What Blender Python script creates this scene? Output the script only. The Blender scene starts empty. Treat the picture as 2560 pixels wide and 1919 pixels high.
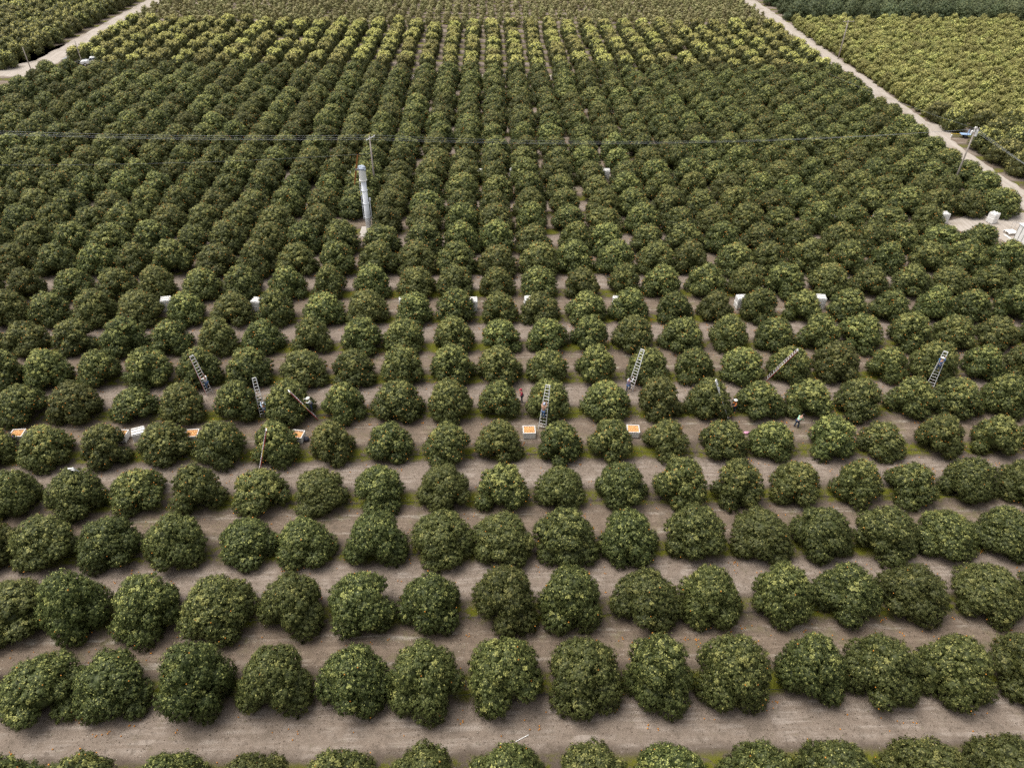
import bpy, bmesh, math, random
import numpy as np
from mathutils import Vector, Matrix
R = math.radians
random.seed(7)
rng = np.random.default_rng(7)
sc = bpy.context.scene
col = sc.collection

# ------------------------------------------------------------------ camera, sky, sun, exposure
CAM_H, PITCH, YAW, ROLL, FPX = 49.9487, 0.66610122, -0.03715082, 0.01517794, 1800.0
cam_d = bpy.data.cameras.new('camera')
cam_d.sensor_fit = 'HORIZONTAL'; cam_d.sensor_width = 36.0
cam_d.lens = 36.0 * FPX / 2560.0
cam_d.clip_start = 0.5; cam_d.clip_end = 3000
cam = bpy.data.objects.new('camera', cam_d); col.objects.link(cam)
cam.matrix_world = (Matrix.Translation((0, 0, CAM_H)) @ Matrix.Rotation(YAW, 4, 'Z')
                    @ Matrix.Rotation(math.pi / 2 - PITCH, 4, 'X') @ Matrix.Rotation(ROLL, 4, 'Z'))
sc.camera = cam
SUN_EL, SUN_AZ = R(68), R(-75)           # azimuth from +Y towards +X (negative: from the left)
wd = bpy.data.worlds.new('World'); sc.world = wd; wd.use_nodes = True
wn = wd.node_tree.nodes; wl = wd.node_tree.links; wn.clear()
sky = wn.new('ShaderNodeTexSky'); sky.sky_type = 'NISHITA'; sky.sun_disc = False
sky.sun_elevation = SUN_EL; sky.sun_rotation = SUN_AZ
sky.air_density = 1.0; sky.dust_density = 4.0; sky.ozone_density = 1.0
hs = wn.new('ShaderNodeHueSaturation'); hs.inputs['Saturation'].default_value = 0.22
bg = wn.new('ShaderNodeBackground'); bg.inputs['Strength'].default_value = 0.125
wo = wn.new('ShaderNodeOutputWorld')
wl.new(sky.outputs[0], hs.inputs['Color']); wl.new(hs.outputs[0], bg.inputs['Color']); wl.new(bg.outputs[0], wo.inputs['Surface'])
sun_d = bpy.data.lights.new('sun', 'SUN'); sun_d.energy = 1.2; sun_d.angle = R(38); sun_d.color = (1.0, 0.95, 0.86)
sun = bpy.data.objects.new('sun', sun_d); col.objects.link(sun)
sd = Vector((math.sin(SUN_AZ) * math.cos(SUN_EL), math.cos(SUN_AZ) * math.cos(SUN_EL), math.sin(SUN_EL)))
sun.rotation_euler = sd.to_track_quat('Z', 'Y').to_euler(); sun.location = (0, 0, 120)
vs = sc.view_settings
vs.view_transform = 'Standard'; vs.look = 'None'; vs.gamma = 1.0; vs.use_curve_mapping = False
vs.exposure = 0.9
sc.cycles.max_bounces = 6; sc.cycles.diffuse_bounces = 3; sc.cycles.glossy_bounces = 2
sc.cycles.transmission_bounces = 3; sc.cycles.use_denoising = False
sc.cycles.sample_clamp_indirect = 4

# ------------------------------------------------------------------ the planting grid
GX, GY, RX, RY, SK = 0.912765, 21.8049, 5.5, 6.131307, 0.011059   # origin, spacing along / between rows
NEAR_ROWS = [[(-30.38, 20.0, 0), (-25.64, 20.0, 0), (-20.26, 20.0, 0), (-15.0, 20.0, 0), (-9.69, 20.0, 0), (-4.4, 20.0, 0), (0.8, 20.0, 0), (6.19, 20.0, 0), (11.28, 20.0, 0), (16.92, 20.0, 0), (21.88, 20.0, 0), (27.81, 20.0, 0), (32.78, 20.0, 0)], [(-31.82, 27.44, 0), (-26.88, 27.58, 3.93), (-20.86, 27.3, 5.95), (-15.44, 27.43, 5.03), (-9.84, 27.41, 4.43), (-4.84, 27.3, 5.19), (0.77, 27.46, 5.23), (6.48, 27.51, 4.82), (11.88, 27.44, 5.54), (17.26, 27.37, 5.62), (23.08, 27.63, 4.74), (28.17, 27.46, 4.54), (33.54, 27.37, 4.66), (39.44, 27.44, 0)], [(-37.12, 33.89, 0), (-32.24, 33.74, 5.5), (-26.75, 33.78, 4.69), (-21.27, 33.67, 4.5), (-15.53, 33.8, 4.76), (-10.24, 33.86, 4.5), (-4.87, 33.8, 4.26), (0.95, 33.85, 5.02), (6.06, 33.85, 4.99), (12.14, 33.86, 4.19), (17.13, 33.89, 4.82), (23.07, 34.01, 4.77), (28.42, 34.13, 4.23), (33.73, 34.07, 3.93), (39.94, 34.13, 3.71)], [(-42.85, 40.28, 0), (-37.67, 40.42, 3.99), (-32.38, 40.36, 3.71), (-26.68, 40.25, 4.26), (-20.9, 40.52, 3.29), (-15.99, 40.32, 3.57), (-9.89, 40.18, 4.5), (-4.33, 40.41, 4.09), (0.94, 40.21, 3.92), (6.3, 40.22, 4.39), (11.67, 40.16, 4.26), (17.58, 40.39, 4.38), (23.23, 40.33, 3.64), (28.56, 40.13, 4.07), (34.06, 40.06, 4.44), (39.45, 40.16, 3.43), (45.01, 40.3, 3.57)], [(-43.14, 45.97, 4.02), (-37.55, 46.0, 4.05), (-32.36, 46.42, 3.4), (-26.78, 46.19, 4.29), (-21.18, 46.14, 3.65), (-15.71, 46.16, 3.54), (-10.3, 46.28, 3.85), (-4.37, 46.3, 3.73), (0.97, 46.08, 3.97), (6.26, 46.19, 3.47), (12.0, 46.31, 3.93), (17.52, 46.25, 4.6), (22.88, 46.2, 4.17), (28.28, 46.23, 3.96), (34.1, 46.08, 4.16), (39.29, 46.12, 3.59), (44.91, 46.21, 4.03), (50.17, 46.18, 0)], [(-48.48, 52.38, 0), (-43.21, 52.21, 3.86), (-37.5, 52.25, 3.91), (-32.05, 52.68, 3.71), (-26.42, 52.24, 4.23), (-21.04, 52.29, 4.02), (-15.63, 52.33, 3.91), (-10.06, 52.58, 3.58), (-4.33, 52.23, 3.76), (0.77, 52.38, 3.98), (6.75, 52.22, 3.89), (11.85, 52.54, 3.86), (17.46, 52.69, 3.51), (23.19, 52.33, 3.59), (28.1, 52.39, 3.32), (34.13, 52.33, 4.24), (39.33, 52.38, 3.08), (45.12, 52.33, 4.26), (50.83, 52.38, 0)], [(-48.57, 58.62, 3.7), (-43.25, 58.68, 4.01), (-37.28, 58.85, 3.08), (-32.19, 58.59, 3.87), (-26.54, 58.65, 4.03), (-21.14, 58.49, 4.1), (-15.44, 58.56, 3.99), (-9.83, 58.62, 3.89), (-4.43, 58.46, 4.22), (0.86, 58.76, 3.83), (6.08, 58.64, 3.98), (12.23, 58.74, 3.58), (17.89, 58.69, 4.09), (23.21, 58.61, 3.95), (28.66, 58.62, 0), (33.93, 58.55, 3.67), (39.36, 58.43, 3.82), (45.19, 58.57, 3.92), (50.23, 58.62, 0), (55.48, 58.62, 0)], [(-53.56, 64.72, 0), (-48.69, 64.44, 4.16), (-43.29, 64.72, 0), (-37.87, 64.72, 0), (-32.25, 64.72, 0), (-26.87, 64.72, 0), (-20.89, 64.72, 0), (-15.33, 64.72, 0), (-9.89, 64.72, 0), (-4.33, 64.72, 0), (0.94, 64.74, 3.89), (6.41, 64.72, 0), (11.8, 64.72, 0), (17.77, 64.72, 0), (23.03, 64.72, 0), (28.49, 64.72, 0), (34.07, 64.72, 0), (39.21, 64.72, 0), (45.34, 64.72, 0), (50.66, 64.72, 0), (56.46, 64.72, 0), (61.59, 64.72, 0)], [(-54.36, 70.86, 0), (-48.91, 71.24, 3.64), (-43.0, 70.86, 0), (-37.57, 70.86, 0), (-32.02, 70.86, 0), (-26.91, 70.86, 0), (-21.09, 70.86, 0), (-15.15, 70.86, 0), (-10.22, 70.86, 0), (-4.32, 70.86, 0), (1.12, 70.9, 3.56), (6.72, 70.86, 0), (11.82, 70.86, 0), (17.09, 70.86, 0), (22.99, 70.86, 0), (28.58, 70.86, 0), (34.2, 70.86, 0), (39.64, 70.86, 0), (44.66, 70.86, 0), (50.78, 70.86, 0), (56.18, 70.86, 0), (61.5, 70.86, 0)], [(-59.43, 76.99, 0), (-54.5, 77.07, 3.82), (-48.9, 76.99, 0), (-43.46, 76.99, 0), (-37.71, 76.99, 0), (-31.99, 76.99, 0), (-26.68, 76.99, 0), (-20.77, 76.99, 0), (-15.33, 76.99, 0), (-9.52, 76.99, 0), (-4.29, 76.99, 0), (1.11, 76.9, 3.78), (6.32, 76.99, 0), (12.11, 76.99, 0), (17.57, 76.99, 0), (23.3, 76.99, 0), (28.59, 76.99, 0), (34.11, 76.99, 0), (39.75, 76.99, 0), (45.61, 76.99, 0), (51.19, 76.99, 0), (56.78, 76.99, 0), (61.72, 76.99, 0), (67.2, 76.99, 0)], [(-60.3, 83.12, 0), (-54.35, 83.12, 0), (-48.68, 83.12, 0), (-43.5, 83.12, 0), (-37.64, 83.12, 0), (-32.38, 83.12, 0), (-26.53, 83.12, 0), (-21.13, 83.12, 0), (-15.6, 83.12, 0), (-9.74, 83.12, 0), (-4.6, 83.12, 0), (0.88, 83.12, 0), (6.37, 83.12, 0), (12.15, 83.12, 0), (17.84, 83.12, 0), (22.91, 83.12, 0), (28.86, 83.12, 0), (34.23, 83.12, 0), (39.46, 83.12, 0), (45.42, 83.12, 0), (51.01, 83.12, 0), (56.67, 83.12, 0), (62.14, 83.12, 0), (67.62, 83.12, 0), (72.47, 83.12, 0)]]
ORD = ['zeroth', 'first', 'second', 'third', 'fourth', 'fifth', 'sixth', 'seventh', 'eighth', 'ninth', 'tenth', 'eleventh',
       'twelfth', 'thirteenth', 'fourteenth', 'fifteenth', 'sixteenth', 'seventeenth', 'eighteenth', 'nineteenth']
def ordn(n):
    tens = {2: 'twent', 3: 'thirt', 4: 'fort', 5: 'fift', 6: 'sixt'}
    if n < 20: return ORD[n]
    t, u = divmod(n, 10)
    return tens[t] + ('ieth' if u == 0 else 'y-' + ORD[u])
def project(x, y, z):                     # photograph pixel of a point: used only to see what is inside the frame
    cy, sy = math.cos(YAW), math.sin(YAW)
    X = cy * x + sy * y; Y = -sy * x + cy * y; Z = z - CAM_H
    zc = Y * math.cos(PITCH) - Z * math.sin(PITCH); yc = Y * math.sin(PITCH) + Z * math.cos(PITCH)
    if zc < 1: return -9999, -9999
    u = FPX * X / zc; v = -FPX * yc / zc
    cr, sr = math.cos(ROLL), math.sin(ROLL)
    return 1280 + cr * u - sr * v, 959.5 + sr * u + cr * v
def in_frame(x, y, z=1.5, m=0):
    u, v = project(x, y, z)
    return -m < u < 2560 + m and -m < v < 1919 + m

# ------------------------------------------------------------------ helpers
def tag(o, label=None, cat=None, group=None, kind=None):
    if label: o['label'] = label
    if cat: o['category'] = cat
    if group: o['group'] = group
    if kind: o['kind'] = kind
    return o
def empty(name, loc=(0, 0, 0), rz=0.0, label=None, cat=None, group=None):
    o = bpy.data.objects.new(name, None); col.objects.link(o)
    o.empty_display_size = 0.3; o.location = loc; o.rotation_euler = (0, 0, rz)
    return tag(o, label, cat, group)
def link(name, me, parent=None):
    o = bpy.data.objects.new(name, me); col.objects.link(o)
    if parent: o.parent = parent
    return o
class MB:                                  # collects shapes into one mesh
    def __init__(s): s.v = []; s.f = []; s.m = []; s.mi = 0; s.T = Matrix.Identity(4)
    def add(s, vs_, fs, mi=None):
        n = len(s.v); s.v += [tuple(s.T @ Vector(v)) for v in vs_]
        s.f += [tuple(n + i for i in f) for f in fs]; s.m += [s.mi if mi is None else mi] * len(fs)
    def box(s, c, d, M=None, bev=0.0, mi=None, taper=1.0):
        x, y, z = d[0] / 2, d[1] / 2, d[2] / 2
        if bev <= 0:
            vs_ = [Vector((sx * x * (taper if sz < 0 else 1), sy * y * (taper if sz < 0 else 1), sz * z)) for sz in (-1, 1) for sy in (-1, 1) for sx in (-1, 1)]
            fs = [(0, 2, 3, 1), (4, 5, 7, 6), (0, 1, 5, 4), (2, 6, 7, 3), (0, 4, 6, 2), (1, 3, 7, 5)]
        else:
            b = min(bev, x, y, z); vs_ = []; fs = []
            prof = [(-z, b), (-z + b, 0), (z - b, 0), (z, b)]
            for zz, ins in prof:
                a, c2 = x - ins, y - ins
                k = b * .6
                vs_ += [Vector(p) for p in ((-a + k, -c2, zz), (a - k, -c2, zz), (a, -c2 + k, zz), (a, c2 - k, zz), (a - k, c2, zz), (-a + k, c2, zz), (-a, c2 - k, zz), (-a, -c2 + k, zz))]
            for r in range(3):
                for i in range(8): fs.append((r * 8 + i, r * 8 + (i + 1) % 8, r * 8 + 8 + (i + 1) % 8, r * 8 + 8 + i))
            fs.append(tuple(range(7, -1, -1))); fs.append(tuple(range(24, 32)))
        M = M or Matrix.Identity(4)
        s.add([Vector(c) + (M.to_3x3() @ v) for v in vs_], fs, mi)
    def tube(s, pts, r, n=8, mi=None, cap=True):
        pts = [Vector(p) for p in pts]; rs = r if isinstance(r, (list, tuple)) else [r] * len(pts)
        vs_ = []; fs = []; up0 = Vector((0, 0, 1))
        for i, p in enumerate(pts):
            d = (pts[min(i + 1, len(pts) - 1)] - pts[max(i - 1, 0)]).normalized()
            a = d.cross(up0 if abs(d.z) < .95 else Vector((1, 0, 0))).normalized(); b = d.cross(a)
            vs_ += [p + rs[i] * (math.cos(t) * a + math.sin(t) * b) for t in [2 * math.pi * k / n for k in range(n)]]
        for i in range(len(pts) - 1):
            for k in range(n): fs.append((i * n + k, i * n + (k + 1) % n, (i + 1) * n + (k + 1) % n, (i + 1) * n + k))
        if cap: fs.append(tuple(range(n - 1, -1, -1))); fs.append(tuple((len(pts) - 1) * n + k for k in range(n)))
        s.add(vs_, fs, mi)
    def ball(s, c, r, n=8, m=5, mi=None):
        rx, ry, rz = r if isinstance(r, (list, tuple)) else (r, r, r)
        vs_ = [(c[0], c[1], c[2] - rz)]; fs = []
        for j in range(1, m):
            t = -math.pi / 2 + math.pi * j / m
            vs_ += [(c[0] + rx * math.cos(t) * math.cos(2 * math.pi * k / n), c[1] + ry * math.cos(t) * math.sin(2 * math.pi * k / n), c[2] + rz * math.sin(t)) for k in range(n)]
        vs_.append((c[0], c[1], c[2] + rz)); L = len(vs_) - 1
        for k in range(n):
            fs.append((0, 1 + (k + 1) % n, 1 + k)); fs.append((L, L - n + k, L - n + (k + 1) % n))
            for j in range(m - 2): fs.append((1 + j * n + k, 1 + j * n + (k + 1) % n, 1 + (j + 1) * n + (k + 1) % n, 1 + (j + 1) * n + k))
        s.add(vs_, fs, mi)
    def prism(s, poly, y0, y1, mi=None):   # poly in xz, from y0 to y1
        n = len(poly)
        s.add([(p[0], y0, p[1]) for p in poly] + [(p[0], y1, p[1]) for p in poly],
              [tuple(range(n)), tuple(range(2 * n - 1, n - 1, -1))] + [(i, n + i, n + (i + 1) % n, (i + 1) % n) for i in range(n)], mi)
    def mesh(s, name, mats, smooth=False):
        me = bpy.data.meshes.new(name); me.from_pydata(s.v, [], s.f)
        for m in (mats if isinstance(mats, (list, tuple)) else [mats]): me.materials.append(m)
        me.polygons.foreach_set('material_index', s.m)
        if smooth: me.polygons.foreach_set('use_smooth', [True] * len(s.f))
        bm = bmesh.new(); bm.from_mesh(me); bmesh.ops.recalc_face_normals(bm, faces=bm.faces); bm.to_mesh(me); bm.free()
        return me
    def build(s, name, mats, parent=None, smooth=False): return link(name, s.mesh(name, mats, smooth), parent)

# ------------------------------------------------------------------ materials
def mat(name, c, rough=0.7, metal=0.0, noise=0.0, scale=6.0, spec=0.5):
    m = bpy.data.materials.new(name); m.use_nodes = True
    nt = m.node_tree; b = nt.nodes['Principled BSDF']
    b.inputs['Base Color'].default_value = (*c, 1); b.inputs['Roughness'].default_value = rough; b.inputs['Metallic'].default_value = metal
    b.inputs['Specular IOR Level'].default_value = spec
    if noise:
        tc = nt.nodes.new('ShaderNodeTexCoord'); nz = nt.nodes.new('ShaderNodeTexNoise'); nz.inputs['Scale'].default_value = scale; nz.inputs['Detail'].default_value = 4
        mx = nt.nodes.new('ShaderNodeMix'); mx.data_type = 'RGBA'
        mx.inputs[6].default_value = (*[x * (1 - noise) for x in c], 1); mx.inputs[7].default_value = (*[min(.9, x * (1 + noise)) for x in c], 1)
        nt.links.new(tc.outputs['Object'], nz.inputs['Vector']); nt.links.new(nz.outputs['Fac'], mx.inputs[0]); nt.links.new(mx.outputs[2], b.inputs['Base Color'])
    return m
class NT:                                  # small node-writing helper
    def __init__(s, name):
        s.m = bpy.data.materials.new(name); s.m.use_nodes = True; s.t = s.m.node_tree
        s.b = s.t.nodes['Principled BSDF']; s.out = s.t.nodes['Material Output']
    def n(s, typ, **kw):
        o = s.t.nodes.new(typ)
        for k, v in kw.items(): setattr(o, k, v)
        return o
    def set(s, sock, v):
        if isinstance(v, bpy.types.NodeSocket): s.t.links.new(v, sock)
        elif isinstance(v, tuple) and sock.type == 'RGBA' and len(v) == 3: sock.default_value = (*v, 1)
        else: sock.default_value = v
    def math(s, op, a, b=0.0, c=0.0):
        o = s.n('ShaderNodeMath', operation=op)
        for i, v in enumerate((a, b, c)): s.set(o.inputs[i], v)
        return o.outputs[0]
    def mix(s, f, a, b, blend='MIX'):
        o = s.n('ShaderNodeMix', data_type='RGBA', blend_type=blend)
        s.set(o.inputs[0], f); s.set(o.inputs[6], a); s.set(o.inputs[7], b)
        return o.outputs[2]
    def step(s, x, lo, hi):
        o = s.n('ShaderNodeMapRange', interpolation_type='SMOOTHSTEP')
        s.set(o.inputs[0], x); o.inputs[1].default_value = lo; o.inputs[2].default_value = hi
        return o.outputs[0]
    def noise(s, vec, scale, detail=4, rough=.55):
        o = s.n('ShaderNodeTexNoise'); s.set(o.inputs['Vector'], vec); o.inputs['Scale'].default_value = scale
        o.inputs['Detail'].default_value = detail; o.inputs['Roughness'].default_value = rough
        return o.outputs['Fac']
    def scaled(s, vec, sc3):
        o = s.n('ShaderNodeVectorMath', operation='MULTIPLY'); s.set(o.inputs[0], vec); o.inputs[1].default_value = sc3
        return o.outputs[0]

def leaf_material(name, dark, mid, flush_lit, vary=0.18, trans=0.12, rough=0.5):
    k = NT(name)
    at = k.n('ShaderNodeAttribute', attribute_name='leaf'); sp = k.n('ShaderNodeSeparateColor'); k.t.links.new(at.outputs['Color'], sp.inputs[0])
    oi = k.n('ShaderNodeObjectInfo')
    c = k.mix(sp.outputs[0], dark, mid)
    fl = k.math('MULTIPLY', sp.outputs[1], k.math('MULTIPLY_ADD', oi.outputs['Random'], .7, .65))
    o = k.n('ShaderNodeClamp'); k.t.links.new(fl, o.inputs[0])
    c = k.mix(o.outputs[0], c, flush_lit)
    r2 = k.math('FRACT', k.math('MULTIPLY', oi.outputs['Random'], 7.31))
    h = k.n('ShaderNodeHueSaturation'); k.t.links.new(c, h.inputs['Color'])
    k.set(h.inputs['Value'], k.math('MULTIPLY_ADD', r2, vary * 2, 1 - vary))
    k.set(h.inputs['Hue'], k.math('MULTIPLY_ADD', oi.outputs['Random'], .03, .485))
    k.set(k.b.inputs['Base Color'], h.outputs[0]); k.b.inputs['Roughness'].default_value = rough
    k.b.inputs['Specular IOR Level'].default_value = .22
    if trans:
        tr = k.n('ShaderNodeBsdfTranslucent'); k.set(tr.inputs[0], h.outputs[0])
        mx = k.n('ShaderNodeMixShader'); mx.inputs[0].default_value = trans
        k.t.links.new(k.b.outputs[0], mx.inputs[1]); k.t.links.new(tr.outputs[0], mx.inputs[2]); k.t.links.new(mx.outputs[0], k.out.inputs[0])
    return k.m
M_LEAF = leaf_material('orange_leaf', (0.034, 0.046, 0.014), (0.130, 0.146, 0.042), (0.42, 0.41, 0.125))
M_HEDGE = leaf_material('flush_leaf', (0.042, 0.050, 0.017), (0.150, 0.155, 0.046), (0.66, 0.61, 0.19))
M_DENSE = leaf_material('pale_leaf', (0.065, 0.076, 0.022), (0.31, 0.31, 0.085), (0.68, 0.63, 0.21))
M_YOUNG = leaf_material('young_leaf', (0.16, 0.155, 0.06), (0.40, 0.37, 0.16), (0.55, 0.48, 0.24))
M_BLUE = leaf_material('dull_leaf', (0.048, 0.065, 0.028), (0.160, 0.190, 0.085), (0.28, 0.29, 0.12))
M_BARK = mat('bark', (0.09, 0.07, 0.05), .9, noise=.35, scale=9)
M_FRUIT = mat('orange_peel', (0.60, 0.24, 0.03), .45, noise=.25, scale=3)
M_WHITE = mat('white_plastic', (0.78, 0.76, 0.73), .45, noise=.06, scale=3)
M_ALU = mat('aluminium', (0.72, 0.71, 0.70), .42, metal=.35, noise=.08)
M_RED = mat('red_fibreglass', (0.36, 0.045, 0.045), .5, noise=.2)
M_YEL = mat('yellow_fibreglass', (0.66, 0.46, 0.05), .5, noise=.15)
M_GALV = mat('galvanised_steel', (0.74, 0.75, 0.78), .45, metal=.0, noise=.12, scale=2)
M_WOOD = mat('weathered_wood', (0.34, 0.29, 0.25), .85, noise=.3, scale=5)
M_CONC = mat('concrete', (0.42, 0.38, 0.34), .9, noise=.15, scale=4)
M_BLADE = mat('varnished_wood', (0.36, 0.14, 0.045), .45, noise=.2)
M_TARP = mat('grey_tarp', (0.33, 0.37, 0.44), .6, noise=.25, scale=5)
M_BLACK = mat('black_rubber', (0.018, 0.018, 0.02), .7)
M_WIRE = mat('wire_metal', (0.42, 0.43, 0.46), .4, metal=.4)
M_CAR = mat('white_car_paint', (0.80, 0.80, 0.80), .25)
M_GLASS = mat('dark_glass', (0.02, 0.025, 0.03), .08)
M_CHROME = mat('grey_trim', (0.28, 0.28, 0.29), .35, metal=.5)
M_SKIN = mat('skin', (0.38, 0.21, 0.14), .6)
M_HAIR = mat('black_hair', (0.02, 0.016, 0.014), .6)
M_HOSE = mat('black_hose', (0.035, 0.035, 0.035), .6)
M_BLUEP = mat('pale_blue_paint', (0.32, 0.45, 0.66), .4, noise=.1)
_cl = {}
def cloth(c):
    if c not in _cl: _cl[c] = mat('cloth', c, .85, noise=.12, scale=8)
    return _cl[c]

# ------------------------------------------------------------------ ground, roads
def ground_material():
    k = NT('orchard_soil')
    g = k.n('ShaderNodeNewGeometry'); P = g.outputs['Position']
    sx = k.n('ShaderNodeSeparateXYZ'); k.t.links.new(P, sx.inputs[0]); X, Y = sx.outputs[0], sx.outputs[1]
    nb = k.noise(P, .35, 3); nm = k.noise(P, 1.6, 5, .65); nf = k.noise(P, 9., 5, .7); nff = k.noise(P, 26., 3, .7)
    st = k.noise(k.scaled(P, (.22, 3.2, 1)), 1.0, 4, .6)            # streaks along the rows
    yw = k.math('ADD', Y, k.math('MULTIPLY_ADD', nb, 1.6, -.8)); yw = k.math('ADD', yw, k.math('MULTIPLY_ADD', nm, 1.0, -.5))
    v = k.math('DIVIDE', k.math('SUBTRACT', yw, GY), RY)
    fl = k.math('FLOOR', v); fr = k.math('SUBTRACT', v, fl)          # 0/1 on the tree line, .5 mid aisle
    odd = k.math('MODULO', k.math('ADD', fl, 100.0), 2.0)
    d = k.math('MULTIPLY', k.math('ABSOLUTE', k.math('SUBTRACT', fr, .5)), 2 * 1.0)   # 0 mid aisle .. 1 tree line
    grey = k.mix(nm, (0.150, 0.116, 0.090), (0.30, 0.240, 0.192))
    brown = k.mix(nm, (0.135, 0.100, 0.075), (0.215, 0.165, 0.122))
    aisle = k.mix(odd, grey, brown)
    aisle = k.mix(k.math('MULTIPLY', k.step(st, .40, .68), k.step(k.noise(P, .55, 3), .38, .62)), aisle, k.mix(odd, (0.34, 0.285, 0.24), (0.255, 0.198, 0.15)))
    # worn wheel tracks in the driven aisles
    tr = k.math('SUBTRACT', 1.0, k.step(k.math('ABSOLUTE', k.math('SUBTRACT', d, .36)), .03, .14))
    tr = k.math('MULTIPLY', k.math('MULTIPLY', k.math('MULTIPLY', tr, odd), k.step(st, .42, .66)), k.math('MULTIPLY', k.step(nb, .36, .60), .75))
    aisle = k.mix(tr, aisle, (0.40, 0.355, 0.30))
    gr = k.math('MULTIPLY', k.step(nb, .5, .68), k.math('MULTIPLY', odd, k.step(nm, .42, .6)))
    aisle = k.mix(k.math('MULTIPLY', gr, .55), aisle, (0.135, 0.130, 0.045))
    mot = k.noise(P, 2.6, 6, .72); mot2 = k.noise(P, .8, 4, .6)
    aisle = k.mix(k.math('MULTIPLY', k.step(mot, .50, .68), .60), aisle, (0.085, 0.066, 0.050))
    aisle = k.mix(k.math('MULTIPLY', k.step(mot2, .52, .70), .50), aisle, (0.115, 0.092, 0.070))
    weed = k.math('MULTIPLY', k.step(k.noise(P, 1.15, 5, .7), .57, .70), k.step(nf, .42, .6))
    aisle = k.mix(k.math('MULTIPLY', weed, .5), aisle, (0.095, 0.095, 0.035))
    litter = k.mix(nf, (0.060, 0.046, 0.034), (0.165, 0.128, 0.100))  # dark leaf litter that also paints contact shade along the tree line
    c = k.mix(k.step(d, .40, .72), aisle, litter)
    moss = k.mix(nf, (0.070, 0.078, 0.006), (0.165, 0.165, 0.018))
    mo = k.math('MULTIPLY', k.step(d, .60, .84), k.step(k.math('MULTIPLY_ADD', nm, .6, k.math('MULTIPLY', nb, .5)), .46, .60))
    c = k.mix(mo, c, moss)
    c = k.mix(k.math('MULTIPLY', k.step(nff, .55, .75), .20), c, (0.36, 0.32, 0.28))       # pale stones and straw
    c = k.mix(k.math('MULTIPLY', k.step(k.noise(P, 7., 5, .75), .54, .70), .42), c, (0.060, 0.046, 0.036))
    k.set(k.b.inputs['Base Color'], c); k.b.inputs['Roughness'].default_value = .95; k.b.inputs['Specular IOR Level'].default_value = .15
    bp = k.n('ShaderNodeBump'); bp.inputs['Strength'].default_value = .5; bp.inputs['Distance'].default_value = .05
    k.set(bp.inputs['Height'], k.math('ADD', nf, k.math('MULTIPLY', nff, .5))); k.set(k.b.inputs['Normal'], bp.outputs[0])
    return k.m
def road_material():
    k = NT('road_dust')
    g = k.n('ShaderNodeNewGeometry'); P = g.outputs['Position']
    nb = k.noise(P, .3, 4); nf = k.noise(P, 5., 5, .65)
    st = k.noise(k.scaled(P, (2.2, .12, 1)), 1.0, 3)
    c = k.mix(nf, (0.31, 0.265, 0.222), (0.44, 0.385, 0.33))
    c = k.mix(k.math('MULTIPLY', k.step(st, .45, .62), .5), c, (0.49, 0.435, 0.38))
    c = k.mix(k.math('MULTIPLY', k.step(nb, .5, .66), .45), c, (0.25, 0.205, 0.15))
    k.set(k.b.inputs['Base Color'], c); k.b.inputs['Roughness'].default_value = .95; k.b.inputs['Specular IOR Level'].default_value = .15
    bp = k.n('ShaderNodeBump'); bp.inputs['Strength'].default_value = .4; bp.inputs['Distance'].default_value = .04
    k.set(bp.inputs['Height'], nf); k.set(k.b.inputs['Normal'], bp.outputs[0])
    return k.m
M_SOIL = ground_material(); M_ROAD = road_material()
b = MB(); b.add([(-900, -400, 0), (900, -400, 0), (900, 1500, 0), (-900, 1500, 0)], [(0, 1, 2, 3)])
tag(b.build('ground', M_SOIL), 'bare orchard soil with mossy strips under the tree rows', 'ground', kind='structure')
def wavy(p, q, step=1.5, amp=.35):
    p = Vector(p); q = Vector(q); n = max(1, int((q - p).length / step)); nrm = Vector((-(q - p).y, (q - p).x)).normalized()
    return [p.lerp(q, i / n) + nrm * random.uniform(-amp, amp) * (0 < i) for i in range(n)]
def road(name, poly, z, label, amp=.35):
    pts = []
    for i in range(len(poly)): pts += wavy(poly[i], poly[(i + 1) % len(poly)], amp=amp)
    bm = bmesh.new(); vs_ = [bm.verts.new((p.x, p.y, z)) for p in pts]; f = bm.faces.new(vs_)
    bmesh.ops.triangulate(bm, faces=[f]); bmesh.ops.recalc_face_normals(bm, faces=bm.faces)
    for f in bm.faces:
        if f.normal.z < 0: f.normal_flip()
    me = bpy.data.meshes.new(name); bm.to_mesh(me); bm.free(); me.materials.append(M_ROAD)
    return tag(link(name, me), label, 'dirt road', kind='structure')
road('dirt_road', [(88.2, 40), (93.2, 40), (93.0, 142), (95.5, 146), (95.2, 150.5), (93.3, 153), (94.3, 180), (95.0, 246), (94.5, 420), (90.0, 420), (90.0, 246), (88.6, 180)], .004,
     'pale dirt road between the big orchard block and the yellow-green block')
road('dirt_road', [(-117.2, 184), (-109.0, 183), (-108.6, 200), (-109.3, 250), (-110, 420), (-115.2, 420), (-115.3, 250), (-115.0, 198), (-122, 190), (-160, 187), (-160, 182)], .004,
     'pale dirt road beside the left-hand orchard block, curving away at the frame edge')
road('farm_track', [(-109, 183.4), (88.3, 183.8), (88.3, 187.0), (-109, 187.2)], .008, 'narrow pale track between the dark block and the yellow-topped block', amp=.2)
road('dirt_yard', [(77.6, 78), (88.6, 78), (88.6, 107.8), (79, 107.2), (72.5, 104.6), (73.5, 101.2), (78.5, 98.6), (78.2, 92)], .008, 'pale bare dirt yard round the white trailer', amp=.3)

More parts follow.
